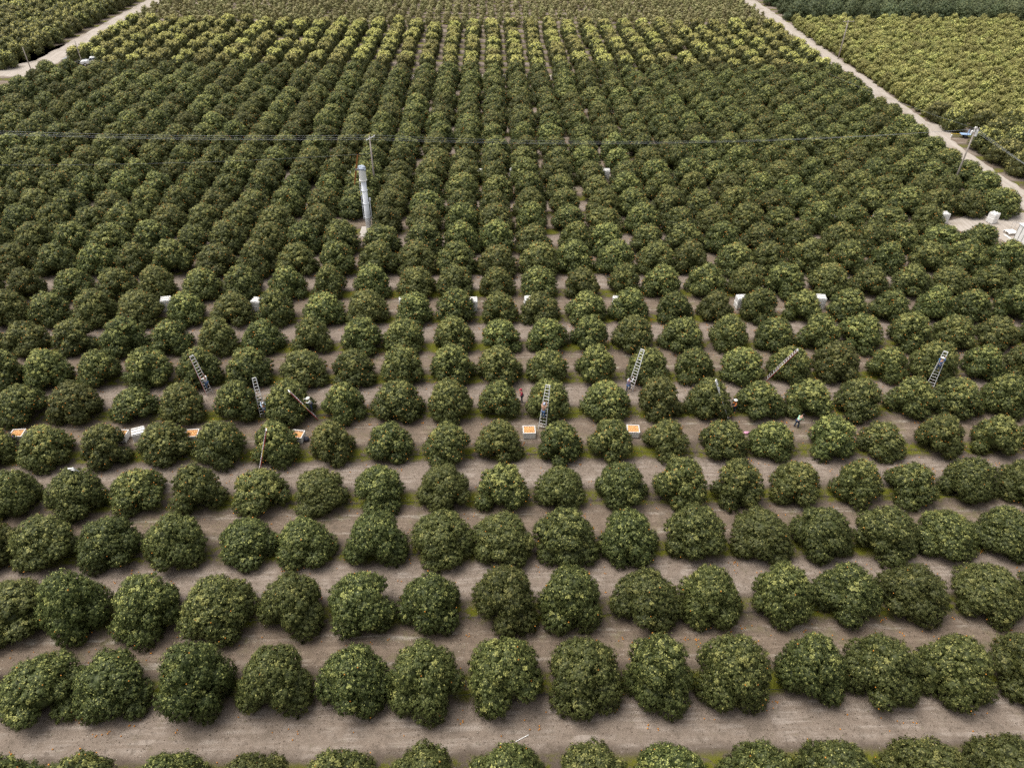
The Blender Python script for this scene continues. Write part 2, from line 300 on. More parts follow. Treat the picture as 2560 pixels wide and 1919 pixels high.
# ------------------------------------------------------------------ foliage
def unit(n):
    v = rng.normal(size=(n, 3)); return v / np.linalg.norm(v, axis=1)[:, None]
ICO = None
def ico(sub):
    bm = bmesh.new(); bmesh.ops.create_icosphere(bm, subdivisions=sub, radius=1)
    v = np.array([x.co[:] for x in bm.verts]); f = np.array([[q.index for q in p.verts] for p in bm.faces]); bm.free()
    return v, f
ICO1, ICO2 = ico(1), ico(2)
def mesh_np(name, V, F3, F4, leaf, m):
    me = bpy.data.meshes.new(name)
    nv, n3, n4 = len(V), len(F3), len(F4)
    me.vertices.add(nv); me.vertices.foreach_set('co', np.asarray(V, np.float32).ravel())
    me.loops.add(n3 * 3 + n4 * 4); me.polygons.add(n3 + n4)
    idx = np.concatenate([np.asarray(F3, np.int32).ravel(), np.asarray(F4, np.int32).ravel()]).astype(np.int32)
    me.loops.foreach_set('vertex_index', idx)
    st = np.concatenate([np.arange(n3) * 3, n3 * 3 + np.arange(n4) * 4]).astype(np.int32)
    me.polygons.foreach_set('loop_start', st)
    me.update(calc_edges=True)
    if leaf is not None:
        a = me.color_attributes.new('leaf', 'FLOAT_COLOR', 'POINT'); c = np.ones((nv, 4), np.float32); c[:, :3] = leaf
        a.data.foreach_set('color', c.ravel())
    me.materials.append(m)
    return me
def crown_mesh(name, m, W=5.0, H=4.2, lobes=18, lr=(.8, 1.25), leaves=26000, size=.145, flush_lit=.25, top=0.0, top0=.72, boxy=0.0, knobs=2, low=.35, clump=.20):
    a = W / 2; C = []; Rr = []
    ga = random.random() * 6.28
    for i in range(lobes):
        e = ((i + .5) / lobes) ** .8; ang = ga + i * 2.39996 + random.uniform(-.45, .45)
        r = random.uniform(*lr) * (1.12 - .34 * e)
        zz = low * H * .3 + (H - r) * e * (1 - .0 * e)
        rad = (a - r * .85) * (1 - max(0, e - .05) ** (1.55 + 3 * boxy)) ** .72 * random.uniform(.86, 1.08)
        zz = max(zz, r * .62)
        C.append((rad * math.cos(ang), rad * math.sin(ang), zz)); Rr.append(r)
    for i in range(knobs):
        ang = random.random() * 6.28; r = random.uniform(.5, .72) * lr[1] * .8
        rad = a * random.uniform(.15, .62); C.append((rad * math.cos(ang), rad * math.sin(ang), H - r * .9 - rad * .55 + random.uniform(-.1, .35))); Rr.append(r)
    C = np.array(C); Rr = np.array(Rr); n = len(C)
    Lw = Rr ** 2 / (Rr ** 2).sum(); V = []; F4 = []; leafc = []
    # twig clumps on every lobe, leaves round every clump
    cc = []; cn = []; ctone = []
    for j in range(n):
        k = max(6, int(Rr[j] ** 2 * 4 * math.pi / (clump * clump * 5.5)))
        ii = np.arange(k) + .5; ph = np.arccos(1 - 2 * ii / k); tt = ii * 2.39996 + random.random() * 6
        d = np.stack([np.cos(tt) * np.sin(ph), np.sin(tt) * np.sin(ph), np.cos(ph)], axis=1) + rng.normal(0, .35 / math.sqrt(k), (k, 3)); d /= np.linalg.norm(d, axis=1)[:, None]
        p = C[j] + d * Rr[j] * rng.uniform(.92, 1.12, (k, 1))
        dist = np.linalg.norm(p[:, None, :] - C[None], axis=2) / Rr[None]; dist[:, j] = 9
        keep = (dist.min(axis=1) > .93) & (p[:, 2] > .12)
        cc.append(p[keep]); cn.append(d[keep]); ctone.append(np.full(keep.sum(), random.uniform(-.06, .06)))
    cc = np.concatenate(cc); cn = np.concatenate(cn); ctone = np.concatenate(ctone)
    ctone = ctone + rng.normal(0, .07, len(cc))
    cfl = rng.random(len(cc)) < flush_lit * .4 * (.25 + .95 * np.clip(cc[:, 2] / H, 0, 1) ** 1.5) + top * np.clip((cc[:, 2] / H - top0) / .18, 0, 1) * np.clip(cn[:, 2] + .2, 0, 1)  # new growth, weighted to upper clumps so brighter tops are painted in too
    pick = rng.integers(0, len(cc), leaves)
    P = cc[pick] + rng.normal(0, clump * .50, (leaves, 3)); out = P - cc[pick]
    nrm = cn[pick] * .85 + out / clump * .45 + unit(leaves) * .36 + np.array([0, 0, .12]); nrm /= np.linalg.norm(nrm, axis=1)[:, None]
    tg = np.cross(nrm, unit(leaves)); tg /= np.linalg.norm(tg, axis=1)[:, None]; bt = np.cross(nrm, tg)
    L = size * rng.uniform(.7, 1.3, (leaves, 1)); w = L * rng.uniform(.40, .62, (leaves, 1)); cup = nrm * L * .16
    P[:, 2] = np.maximum(P[:, 2], .05)
    Q = np.stack([P - tg * L * .5, P + bt * w * .5 - cup, P + tg * L * .5, P - bt * w * .5 - cup], axis=1)
    tone = np.clip(.42 + ctone[pick] + rng.normal(0, .14, leaves), 0, 1); lfl = rng.random(leaves) < flush_lit * 1.1 * np.clip(P[:, 2] / H * 1.35 - .15, 0, 1) * np.clip(nrm[:, 2] + .6, 0, 1.4)  # upward-facing upper leaves turn pale more often: top light painted into leaf colour
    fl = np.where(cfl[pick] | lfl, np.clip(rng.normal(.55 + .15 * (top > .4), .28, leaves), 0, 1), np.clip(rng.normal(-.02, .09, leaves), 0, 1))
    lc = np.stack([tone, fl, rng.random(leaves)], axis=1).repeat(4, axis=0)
    v0, f0 = ICO2 if size < .3 else ICO1
    CV = []; CF = []; o = 0
    for j in range(n):
        vv = v0 * Rr[j] * (.74 + .05 * np.sin(v0[:, :1] * 7 + j) * np.sin(v0[:, 1:2] * 6 + 2 * j)) + C[j]
        vv[:, 2] = np.maximum(vv[:, 2], .04); CV.append(vv); CF.append(f0 + o); o += len(vv)
    core = v0 * np.array([a * .55, a * .55, H * .36]) + np.array([0, 0, H * .44]); core[:, 2] = np.maximum(core[:, 2], .03); CV.append(core); CF.append(f0 + o); o += len(core)
    CV = np.concatenate(CV); CF = np.concatenate(CF)
    V = np.concatenate([CV, Q.reshape(-1, 3)])
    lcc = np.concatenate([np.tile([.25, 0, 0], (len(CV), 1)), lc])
    # normalise to the wanted size
    hw = np.percentile(np.abs(Q.reshape(-1, 3)[:, :2]).max(axis=1), 99); hz = np.percentile(Q.reshape(-1, 3)[:, 2], 99.7)
    V[:, :2] *= a / hw; V[:, 2] *= H / hz
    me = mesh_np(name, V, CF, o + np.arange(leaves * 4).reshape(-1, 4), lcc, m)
    surf = (cc * np.array([a / hw, a / hw, H / hz]), cn)
    return me, surf
def fruit_mesh(surf, n, r=.048):
    cc, cn = surf; w = np.where(cc[:, 2] > .4, 1.0, .2); i = rng.choice(len(cc), n, p=w / w.sum())
    P = cc[i] + cn[i] * rng.uniform(.02, .16, (n, 1)) + rng.normal(0, .08, (n, 3)); P[:, 2] = np.maximum(P[:, 2], .12)
    v0, f0 = ICO1
    rr = r * rng.uniform(.85, 1.2, (n, 1, 1))
    V = (v0[None] * rr + P[:, None]).reshape(-1, 3); F = (f0[None] + (np.arange(n) * len(v0))[:, None, None]).reshape(-1, 3)
    me = mesh_np('oranges', V, F, np.zeros((0, 4), int), None, M_FRUIT)
    me.polygons.foreach_set('use_smooth', [True] * len(me.polygons)); return me
def trunk_mesh(h=1.6, r=.17, name='trunk'):
    m = MB(); m.tube([(0, 0, -.05), (.02, 0, .25), (.03, .02, .6), (0, 0, h * .55)], [r * 1.5, r * 1.1, r, r * .9], 9)
    for k in range(5):
        a = k * 1.257 + random.uniform(-.3, .3); rr = random.uniform(.7, 1.2)
        m.tube([(0, 0, h * .45), (math.cos(a) * rr * .45, math.sin(a) * rr * .45, h * .85), (math.cos(a) * rr, math.sin(a) * rr, h * 1.3)], [r * .6, r * .42, r * .2], 6)
    return m.mesh(name, M_BARK, True)
NV = 11
NEAR, MIDS = [], []
for i in range(NV):                          # darker picked trees in front, yellower tops and more fruit further back
    me, sf = crown_mesh('crown', M_LEAF, lobes=random.randint(17, 23), lr=(.68, 1.12), knobs=random.randint(1, 3), clump=.17, flush_lit=random.uniform(.09, .17))
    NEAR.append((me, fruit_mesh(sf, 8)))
    me, sf = crown_mesh('crown', M_LEAF, lobes=random.randint(17, 23), lr=(.66, 1.10), knobs=random.randint(1, 3), clump=.19, size=.165, leaves=20000, flush_lit=random.uniform(.10, .20), top=.36, top0=.66)
    MIDS.append((me, fruit_mesh(sf, 75)))
TRUNKS = [trunk_mesh() for _ in range(3)]

POLES = [(-104.5, 192.6), (-100.5, 191.0), (-103.5, 187.4), (-101, 187.2), (-98.5, 187), (-18.95, 114.6), (79.2, 115.6), (93.9, 203.5)]
tree_xy = []                                # every trunk of the big block, for the litter and the moss
individuals = []                            # (row, x, y, w, h)
rest = []
for r, L in enumerate(NEAR_ROWS):
    for (x, y, h) in L:
        individuals.append((r, x, y, random.uniform(5.1, 5.6) if r < 4 else random.uniform(4.5, 4.9) if r == 5 else random.uniform(4.7, 5.4), h * random.uniform(.97, 1.03) if h else (4.9 if r == 0 else random.uniform(3.5, 4.3))))
    xs = [t[0] for t in L]; yb = sum(t[1] for t in L) / len(L)
    for k in range(1, 5):                   # beyond the frame
        for x in (min(xs) - RX * k, max(xs) + RX * k):
            if not (x > 76.5 and yb > 76): rest.append((r, x + random.uniform(-.3, .3), yb, random.uniform(4.7, 5.4), random.uniform(3.7, 4.4)))
for r in range(-1, 27):
    y0 = GY + RY * r
    if 0 <= r < len(NEAR_ROWS): continue
    xl, xr = -106.6, 85.6
    if r == 11: xr = 78
    if r == 12: xr = 74.5
    if r == 13: xr = 70.5
    if r < 0: xl, xr = -45, 45
    for c in range(-21, 18):
        x = GX + SK * r + RX * c + random.gauss(0, .28); y = y0 + random.gauss(0, .22)
        if not xl < x < xr: continue
        if abs(x + 18.5) < 2.2 and abs(y - 101.5) < 1.5: continue       # the gap where the wind machine stands
        if any(math.hypot(x - a_, y - b_) < 1.9 for a_, b_ in POLES): continue
        u, v = project(x, y, 1.5)
        if u < -420 or u > 2980: continue
        (individuals if in_frame(x, y, 1.8, -4) else rest).append((r, x, y, random.uniform(5.35, 6.1), random.uniform(3.8, 4.6)))
individuals.sort(key=lambda t: (t[0], t[1]))
NI = 300
shown, farther = [], []
for t in individuals: (shown if len(shown) < NI and in_frame(t[1], t[2], 1.8, 70) else farther).append(t)
rest += farther
count = {}
inrow = {}
for t in shown: inrow[t[0]] = inrow.get(t[0], 0) + 1
crown_src = []
for r, x, y, w, h in shown:
    count[r] = count.get(r, 0) + 1
    lab = f'round orange tree, {ordn(count[r])} from the left in the {ordn(r + 1)} row from the bottom'
    if r == 0: lab = f'orange tree cut by the bottom edge, {ordn(count[r])} from the left in that row'
    t = empty('orange_tree', (x, y, 0), random.uniform(0, 6.28), lab, 'orange tree', 'orange trees of the near rows')
    t.scale = (w / 5.0 * random.uniform(.96, 1.04), w / 5.0 * random.uniform(.96, 1.04), h / 4.2)
    v = random.randrange(NV)
    kind_ = NEAR if r < 4 or (r == 4 and random.random() < .5) else MIDS
    link('crown', kind_[v][0], t); link('trunk', random.choice(TRUNKS), t)
    f = link('oranges', kind_[v][1], t); f['kind'] = 'stuff'
    tree_xy.append((x, y, w / 2, r))
for r, x, y, w, h in rest: tree_xy.append((x, y, w / 2, r))

# one stuff object of many trees: points that instance the crowns (and the fruit) built here
def grove(name, pts, meshes, label, cat, second=None):
    me = bpy.data.meshes.new(name)
    me.vertices.add(len(pts)); me.vertices.foreach_set('co', np.array([(p[0], p[1], 0) for p in pts], np.float32).ravel())
    def attr(nm, typ, dat, field):
        a = me.attributes.new(nm, typ, 'POINT'); a.data.foreach_set(field, np.asarray(dat).ravel())
    attr('turn', 'FLOAT_VECTOR', np.array([(0, 0, random.uniform(0, 6.28)) for _ in pts], np.float32), 'vector')
    attr('size', 'FLOAT_VECTOR', np.array([(p[2], p[2] * random.uniform(.94, 1.06), p[3]) for p in pts], np.float32), 'vector')
    attr('pick', 'INT', np.array([random.randrange(len(meshes)) for _ in pts], np.int32), 'value')
    o = link(name, me); tag(o, label, cat, kind='stuff')
    ng = bpy.data.node_groups.new(name, 'GeometryNodeTree')
    ng.interface.new_socket('Geometry', in_out='INPUT', socket_type='NodeSocketGeometry'); ng.interface.new_socket('Geometry', in_out='OUTPUT', socket_type='NodeSocketGeometry')
    gi = ng.nodes.new('NodeGroupInput'); go = ng.nodes.new('NodeGroupOutput'); jn = ng.nodes.new('GeometryNodeJoinGeometry')
    def na(nm, ty):
        a = ng.nodes.new('GeometryNodeInputNamedAttribute'); a.data_type = ty; a.inputs[0].default_value = nm; return a.outputs[0]
    for ms in ([meshes, second] if second else [meshes]):
        cl = bpy.data.collections.new(name + '_forms')
        for i, q in enumerate(ms):
            ob = bpy.data.objects.new('form_%02d' % i, q); cl.objects.link(ob)
        ci = ng.nodes.new('GeometryNodeCollectionInfo'); ci.inputs[0].default_value = cl; ci.inputs[1].default_value = True; ci.inputs[2].default_value = True
        ip = ng.nodes.new('GeometryNodeInstanceOnPoints'); ip.inputs['Pick Instance'].default_value = True
        ng.links.new(gi.outputs[0], ip.inputs['Points']); ng.links.new(ci.outputs[0], ip.inputs['Instance'])
        ng.links.new(na('pick', 'INT'), ip.inputs['Instance Index']); ng.links.new(na('size', 'FLOAT_VECTOR'), ip.inputs['Scale'])
        e2 = ng.nodes.new('FunctionNodeEulerToRotation'); ng.links.new(na('turn', 'FLOAT_VECTOR'), e2.inputs[0]); ng.links.new(e2.outputs[0], ip.inputs['Rotation'])
        ng.links.new(ip.outputs[0], jn.inputs[0])
    ng.links.new(jn.outputs[0], go.inputs[0])
    md = o.modifiers.new('grove', 'NODES'); md.node_group = ng
    return o
grove('orange_trees', [(x, y, w / 5.0, h / 4.2) for r, x, y, w, h in rest], [n[0] for n in MIDS],
      'dark green orange trees filling the middle and back of the big orchard block', 'orange trees', [n[1] for n in MIDS])

# yellow-topped clipped trees beyond the track: every one its own object
HEDGE = [crown_mesh('crown', M_HEDGE, W=4.3, H=3.9, lobes=17, lr=(.85, 1.15), leaves=4600, size=.27, flush_lit=.05, top=1.3, boxy=1.4, knobs=0, clump=.24)[0] for _ in range(7)]
def single(name, me, x, y, s, sz, label, cat, group):
    o = link(name, me); o.location = (x, y, 0); o.rotation_euler = (0, 0, random.uniform(0, 6.28)); o.scale = (s, s * random.uniform(.95, 1.05), sz)
    return tag(o, label, cat, group)
hedge_rest = []; hedged = []
for j in range(8):
    cnt = 0
    for c in range(-20, 17):
        x = GX + .35 + RX * c + random.gauss(0, .15); y = 189.6 + RY * j + random.gauss(0, .2)
        if not -106.8 < x < 87.6: continue
        if x < -96 and j == 0: continue                      # cars stand here
        if random.random() < .02: continue
        s, sz = random.uniform(.92, 1.12), random.uniform(.85, 1.12)
        cnt += 1
        hedged.append((j, cnt, x, y, s, sz))
for j, cnt, x, y, s, sz in hedged:
    single('clipped_citrus_tree', random.choice(HEDGE), x, y, s, sz, f'clipped tree with yellow top, {ordn(cnt)} from the left in yellow-topped row {["nearest the dark block", "two", "three", "four", "five", "six", "seven", "farthest back"][j]}',
           'clipped tree', 'yellow-topped trees beyond the dark block')

# small trees beyond those
def young_mesh():
    m_, sf = crown_mesh('crown', M_YOUNG, W=2.1, H=3.0, lobes=7, lr=(.36, .6), leaves=420, size=.30, flush_lit=.35, knobs=1, clump=.2)
    return m_
YOUNG = [young_mesh() for _ in range(7)]
yg = []
for j in range(0, 36):
    for c in range(-40, 34):
        x = GX + RX / 2 * c + random.gauss(0, .3) ; y = 238.2 + 2.9 * j + random.gauss(0, .45)
        if not -107 < x < 88.5 or random.random() < .12: continue
        yg.append((j, x, y, random.uniform(.8, 1.3), random.uniform(.65, 1.2)))
yin = [t for t in yg if in_frame(t[1], t[2], 1.2)]
yfirst = yin[:300]; yset = set(map(id, yfirst))
cn_ = {}
for t in yfirst:
    cn_[t[0]] = cn_.get(t[0], 0) + 1
    single('young_citrus_tree', random.choice(YOUNG), t[1], t[2], t[3], t[4], f'thin brownish young tree, {ordn(cn_[t[0]])} from the left, {ordn(t[0] + 1)} row behind the yellow-topped block',
           'young tree', 'young trees behind the yellow-topped block')
grove('young_citrus_trees', [(t[1], t[2], t[3], t[4]) for t in yg if id(t) not in yset], YOUNG, 'thin brownish young trees running to the top of the view', 'young trees')

# block left of the left-hand road
LEFTB = [crown_mesh('crown', M_HEDGE, W=5.2, H=4.2, lobes=17, lr=(.85, 1.25), leaves=3600, size=.28, flush_lit=.10, top=.45, boxy=1.0, knobs=0, clump=.26)[0] for _ in range(5)]
for c in range(0, 9):
    cnt = 0
    for j in range(0, 17):
        x = -118.6 - RX * c + random.gauss(0, .2); y = 191.5 + RY * j + random.gauss(0, .25)
        u, v = project(x, y, 2)
        if u < -60 or v < -25: continue
        cnt += 1
        single('rounded_citrus_tree', random.choice(LEFTB), x, y, random.uniform(.92, 1.08), random.uniform(.92, 1.1),
               f'rounded olive tree, {ordn(cnt)} from the front, in the {ordn(c + 1)} line left of the left road', 'citrus tree', 'trees left of the left road')

# larger clipped trees right of the right-hand road
BIGH = [crown_mesh('crown', M_HEDGE, W=5.6, H=4.4, lobes=18, lr=(.9, 1.3), leaves=5200, size=.25, flush_lit=.12, top=.62, boxy=1.2, knobs=0, clump=.25)[0] for _ in range(4)]
for c in range(0, 4):
    cnt = 0
    for j in range(0, 8):
        x = 96.3 + 6.2 * c + random.gauss(0, .2); y = 111.5 + 6.0 * j + random.gauss(0, .25)
        if c == 0 and j in (5,): continue
        if j > 6 and c > 0: continue
        if not in_frame(x, y, 2, 60): continue
        cnt += 1
        single('clipped_citrus_tree', random.choice(BIGH), x, y, random.uniform(.95, 1.1), random.uniform(.92, 1.08),
               f'large yellow-topped clipped tree, {ordn(cnt)} from the front, in line {["beside the right road", "second from the right road", "third from the right road", "fourth from the right road"][c]}', 'large citrus', 'large clipped trees right of the road')

# dense yellow-green block
DENSE = [crown_mesh('crown', M_DENSE, W=3.3, H=3.3, lobes=9, lr=(.55, .95), leaves=2400, size=.24, flush_lit=.42, top=.25, knobs=2, clump=.2)[0] for _ in range(8)]
dn = []
for j in range(0, 30):
    for c in range(0, 32):
        x = 95.4 + 3.1 * c + random.gauss(0, .22); y = 153.5 + 3.1 * j + random.gauss(0, .22)
        if y > 243.5 or x > 200: continue
        if x < 96 and y < 155: continue
        if math.hypot(x - 93.9, y - 203.5) < 2.3: continue
        u, v = project(x, y, 1.5)
        if u > 2760: continue
        dn.append((j, x, y, random.uniform(.9, 1.15), random.uniform(.78, 1.22)))
din = [t for t in dn if in_frame(t[1], t[2], 1.5)]; dfirst = din[:300]; dset = set(map(id, dfirst)); cn_ = {}
for t in dfirst:
    cn_[t[0]] = cn_.get(t[0], 0) + 1
    single('bushy_citrus_tree', random.choice(DENSE), t[1], t[2], t[3], t[4], f'small yellow-green tree, {ordn(cn_[t[0]])} from the right road in the {ordn(t[0] + 1)} row back',
           'bushy tree', 'yellow-green trees right of the road')
grove('bushy_citrus_trees', [(t[1], t[2], t[3], t[4]) for t in dn if id(t) not in dset], DENSE, 'small yellow-green trees at the far side of the dense right-hand block', 'bushy trees')

# dull green block at the top right
DULL = [crown_mesh('crown', M_BLUE, W=7.2, H=5.4, lobes=20, lr=(1.0, 1.7), leaves=3600, size=.36, flush_lit=.12, knobs=3, clump=.32)[0] for _ in range(5)]
for j in range(0, 9):
    cnt = 0
    for c in range(0, 22):
        x = 98.3 + 5.9 * c + (2.9 if j % 2 else 0) + random.gauss(0, .4); y = 251.0 + 5.9 * j + random.gauss(0, .5)
        u, v = project(x, y, 2.5)
        if u > 2620 or v < -50: continue
        cnt += 1
        single('dull_green_tree', random.choice(DULL), x, y, random.uniform(.9, 1.12), random.uniform(.85, 1.12),
               f'broad dull green tree, {ordn(cnt)} from the road in the {ordn(j + 1)} row behind the yellow-green block', 'green tree', 'dull green trees at the far right')

# ------------------------------------------------------------------ grass, litter, fallen fruit, hoses
near_t = [t for t in tree_xy if t[1] < 100]
T_ARR = np.array([(t[0], t[1], t[2]) for t in near_t])
def clear(x, y, k=.92): return (np.hypot(T_ARR[:, 0] - x, T_ARR[:, 1] - y) > T_ARR[:, 2] * k).all()
gx = []; row_y = {}
for t in near_t: row_y.setdefault(t[3], []).append(t[1])
row_y = {r: sum(v) / len(v) for r, v in row_y.items()}
V = []; tn = []
for r in range(0, 12):
    y0 = row_y.get(r, GY + RY * r)
    for _ in range(1500):
        x = random.uniform(-62, 66); y = y0 + random.gauss(-.25, .65)
        if not in_frame(x, y, 0, 40) or not clear(x, y, .88): continue
        if math.sin(x * 1.1 + r * 2.3) + math.sin(x * .43 + r) < -.7: continue
        for b_ in range(4):
            a = random.random() * 6.28; hgt = random.uniform(.05, .13); px, py = x + random.gauss(0, .09), y + random.gauss(0, .09); w = .022
            V += [(px - w * math.cos(a), py - w * math.sin(a), 0), (px + w * math.cos(a), py + w * math.sin(a), 0), (px + random.gauss(0, .04), py + random.gauss(0, .04), hgt)]
n3 = len(V) // 3
M_GRASS = mat('short_grass', (0.105, 0.110, 0.016), .8, noise=.3, scale=1.5)
tag(link('grass', mesh_np('grass', np.array(V), np.arange(n3 * 3).reshape(-1, 3), np.zeros((0, 4), int), None, M_GRASS)), 'short yellow-green grass in the gaps between the orange trees', 'grass', kind='stuff')
def litter(name, n, m, ymax, size, label, cat):
    V = []
    while len(V) < n * 3:
        y = random.uniform(22, ymax); x = random.uniform(-64, 66)
        if not in_frame(x, y, 0, 30) or not clear(x, y, .8): continue
        a = random.random() * 6.28; s = size * random.uniform(.5, 1.3); z = random.uniform(.008, .03)
        V += [(x, y, z), (x + s * math.cos(a), y + s * math.sin(a), z + random.uniform(0, .04)), (x + s * .6 * math.cos(a + .9), y + s * .6 * math.sin(a + .9), z)]
    k = len(V) // 3
    tag(link(name, mesh_np(name, np.array(V), np.arange(k * 3).reshape(-1, 3), np.zeros((0, 4), int), None, m)), label, cat, kind='stuff')
litter('leaf_litter', 9000, mat('dry_leaf', (0.075, 0.055, 0.036), .9, noise=.4, scale=2), 66, .11, 'dry brown leaves strewn over the soil of the near aisles', 'leaf litter')
litter('straw_litter', 5200, mat('straw', (0.46, 0.41, 0.34), .9, noise=.2, scale=2), 66, .08, 'pale straw and stones strewn over the soil of the near aisles', 'straw')
ORB = MB(); ORB.ball((0, 0, .044), .046, 7, 5); ORANGE = ORB.mesh('fallen_orange', M_FRUIT, True)
fall = []
while len(fall) < 2300:
    t = random.choice(near_t); a = random.gauss(-1.57, .75) if random.random() < .75 else random.random() * 6.28
    d = t[2] * random.uniform(.9, 1.28) + abs(random.gauss(0, .35)); x = t[0] + d * math.cos(a); y = t[1] + d * math.sin(a)
    if not clear(x, y, .9) or not in_frame(x, y, 0, -3): continue
    k = random.choice((1, 1, 1, 2, 4))
    for _ in range(k): fall.append((x + random.gauss(0, .16) * (k > 1), y + random.gauss(0, .16) * (k > 1)))
fall.sort(key=lambda p: p[1])
for x, y in fall[:300]:
    o = link('fallen_orange', ORANGE); o.location = (x, y, 0); s = random.uniform(.85, 1.25); o.scale = (s, s, s)
    ra = sum(1 for r in range(0, 10) if row_y.get(r, 0) < y)
    wh = f'on the soil between the {ordn(max(1, ra))} and {ordn(ra + 1)} tree rows from the bottom' if ra else 'on the soil before the bottom tree row'
    tag(o, f'fallen orange {wh}', 'orange', f'fallen oranges in aisle {ra + 1} from the bottom')
v0, f0 = ICO1; fa = np.array(fall[300:]); k = len(fa)
VV = (v0[None] * rng.uniform(.038, .055, (k, 1, 1)) + np.column_stack([fa, np.full(k, .044)])[:, None]).reshape(-1, 3)
tag(link('fallen_oranges', mesh_np('fallen_oranges', VV, (f0[None] + (np.arange(k) * len(v0))[:, None, None]).reshape(-1, 3), np.zeros((0, 4), int), None, M_FRUIT)), 'fallen oranges scattered round the trees of the middle rows', 'oranges', kind='stuff')
for r in range(0, 8):
    y0 = row_y.get(r, GY + RY * r) - .35; m = MB(); pts = []
    x = -60.0
    while x < 62: pts.append((x, y0 + random.gauss(0, .10), .10 + abs(random.gauss(0, .05)))); x += 1.9
    m.tube(pts, .022, 5)
    tag(m.build('irrigation_hose', M_HOSE), f'black irrigation hose along the {ordn(r + 1)} tree row from the bottom', 'hose', 'irrigation hoses along the near rows')

# ------------------------------------------------------------------ picking bins
def bin_meshes():
    L, Wd, Hh, t = 1.24, 1.14, .70, .05
    m = MB()
    for s in (-1, 1):
        m.box((0, s * (Wd / 2 - t / 2), .12 + Hh / 2), (L, t, Hh), bev=.012); m.box((s * (L / 2 - t / 2), 0, .12 + Hh / 2), (t, Wd - 2 * t - .004, Hh), bev=.012)
    m.box((0, 0, .15), (L - 2 * t - .006, Wd - 2 * t - .006, .05))
    body = m.mesh('body', M_WHITE)
    m = MB(); z = .12 + Hh + .018
    for s in (-1, 1):
        m.box((0, s * (Wd / 2 - .02), z), (L + .05, .075, .034), bev=.01); m.box((s * (L / 2 - .02), 0, z), (.075, Wd - .12, .034), bev=.01)
    rim = m.mesh('rim', M_WHITE)
    m = MB()
    for s in (-1, 1):
        for k in range(5):
            m.box((-.46 + .23 * k, s * (Wd / 2 + .010), .12 + Hh * .45), (.035, .022, Hh * .78)); m.box((s * (L / 2 + .010), -.42 + .21 * k, .12 + Hh * .45), (.022, .035, Hh * .78))
    rib = m.mesh('ribs', M_WHITE)
    m = MB(); m.box((0, 0, .06), (L - .06, .12, .12), bev=.01); skid = m.mesh('skid', M_WHITE)
    return body, rim, rib, skid
BINM = bin_meshes()
def bin_(x, y, rz, label, group, z=0.0, flip=False, name='picking_bin'):
    t = empty(name, (x, y, z + (.84 if flip else 0)), R(rz), label, 'bin', group)
    if flip: t.rotation_euler = (math.pi, 0, R(rz))
    link('body', BINM[0], t); link('rim', BINM[1], t); link('ribs', BINM[2], t)
    for s in (-.46, 0, .46): link('skid', BINM[3], t).location = (0, s, 0)
    return t
def heap(x, y, rz, label, level=.62):
    V = []; v0, f0 = ICO1; n = 330
    px = rng.uniform(-.54, .54, n); py = rng.uniform(-.49, .49, n); pz = level + .12 * (1 - (px / .56) ** 2) * (1 - (py / .5) ** 2) + rng.uniform(-.04, .02, n)
    V = (v0[None] * rng.uniform(.042, .056, (n, 1, 1)) + np.column_stack([px, py, pz])[:, None]).reshape(-1, 3)
    gx_, gy_ = np.meshgrid(np.linspace(-.56, .56, 9), np.linspace(-.51, .51, 9)); gz = level - .03 + .12 * (1 - (gx_ / .56) ** 2) * (1 - (gy_ / .51) ** 2)
    o0 = len(V); V = np.concatenate([V, np.column_stack([gx_.ravel(), gy_.ravel(), gz.ravel()])])
    F3 = (f0[None] + (np.arange(n) * len(v0))[:, None, None]).reshape(-1, 3)
    F4 = [(o0 + j * 9 + i, o0 + j * 9 + i + 1, o0 + j * 9 + i + 10, o0 + j * 9 + i + 9) for j in range(8) for i in range(8)]
    o = link('orange_heap', mesh_np('orange_heap', V, F3, np.array(F4), None, M_PICK)); o.location = (x, y, 0); o.rotation_euler = (0, 0, R(rz))
    return tag(o, label, 'oranges', 'picked oranges in the bins', 'stuff')
M_PICK = mat('picked_orange_peel', (0.80, 0.42, 0.17), .5, noise=.25, scale=9)
GF = 'white bins being filled with oranges'
for x, y, rz, lv, lab in [(-47.6, 55.15, 4, .70, 'white bin of oranges nearest the left edge of the photo'),
                          (-37.3, 54.9, -2, .70, 'white bin of oranges beside the white overturned bin'),
                          (-30.2, 54.87, 6, .74, 'white bin heaped with oranges, left of the tree with the red leaning ladder'),
                          (-19.6, 54.6, -9, .58, 'white bin half full of oranges beside a black bag'),
                          (3.87, 54.92, 1, .72, 'white bin of oranges at the foot of the white ladder'),
                          (14.57, 54.89, -4, .76, 'white bin brimming with oranges beside a white bucket'),
                          (36.0, 54.6, 14, .72, 'white bin of oranges half hidden behind a tree, rightmost of the filled bins')]:
    bin_(x, y, rz, lab, GF); heap(x, y, rz, 'oranges heaped in the ' + lab.replace('white bin of oranges', 'bin').replace('white bin heaped with oranges', 'bin').replace('white bin half full of oranges', 'half full bin').replace('white bin brimming with oranges', 'brimming bin'), lv)
t = bin_(-35.75, 55.35, 24, 'empty white bin overturned beside a full one', GF, flip=True)
GS = 'empty white bins stacked in the upper aisles'
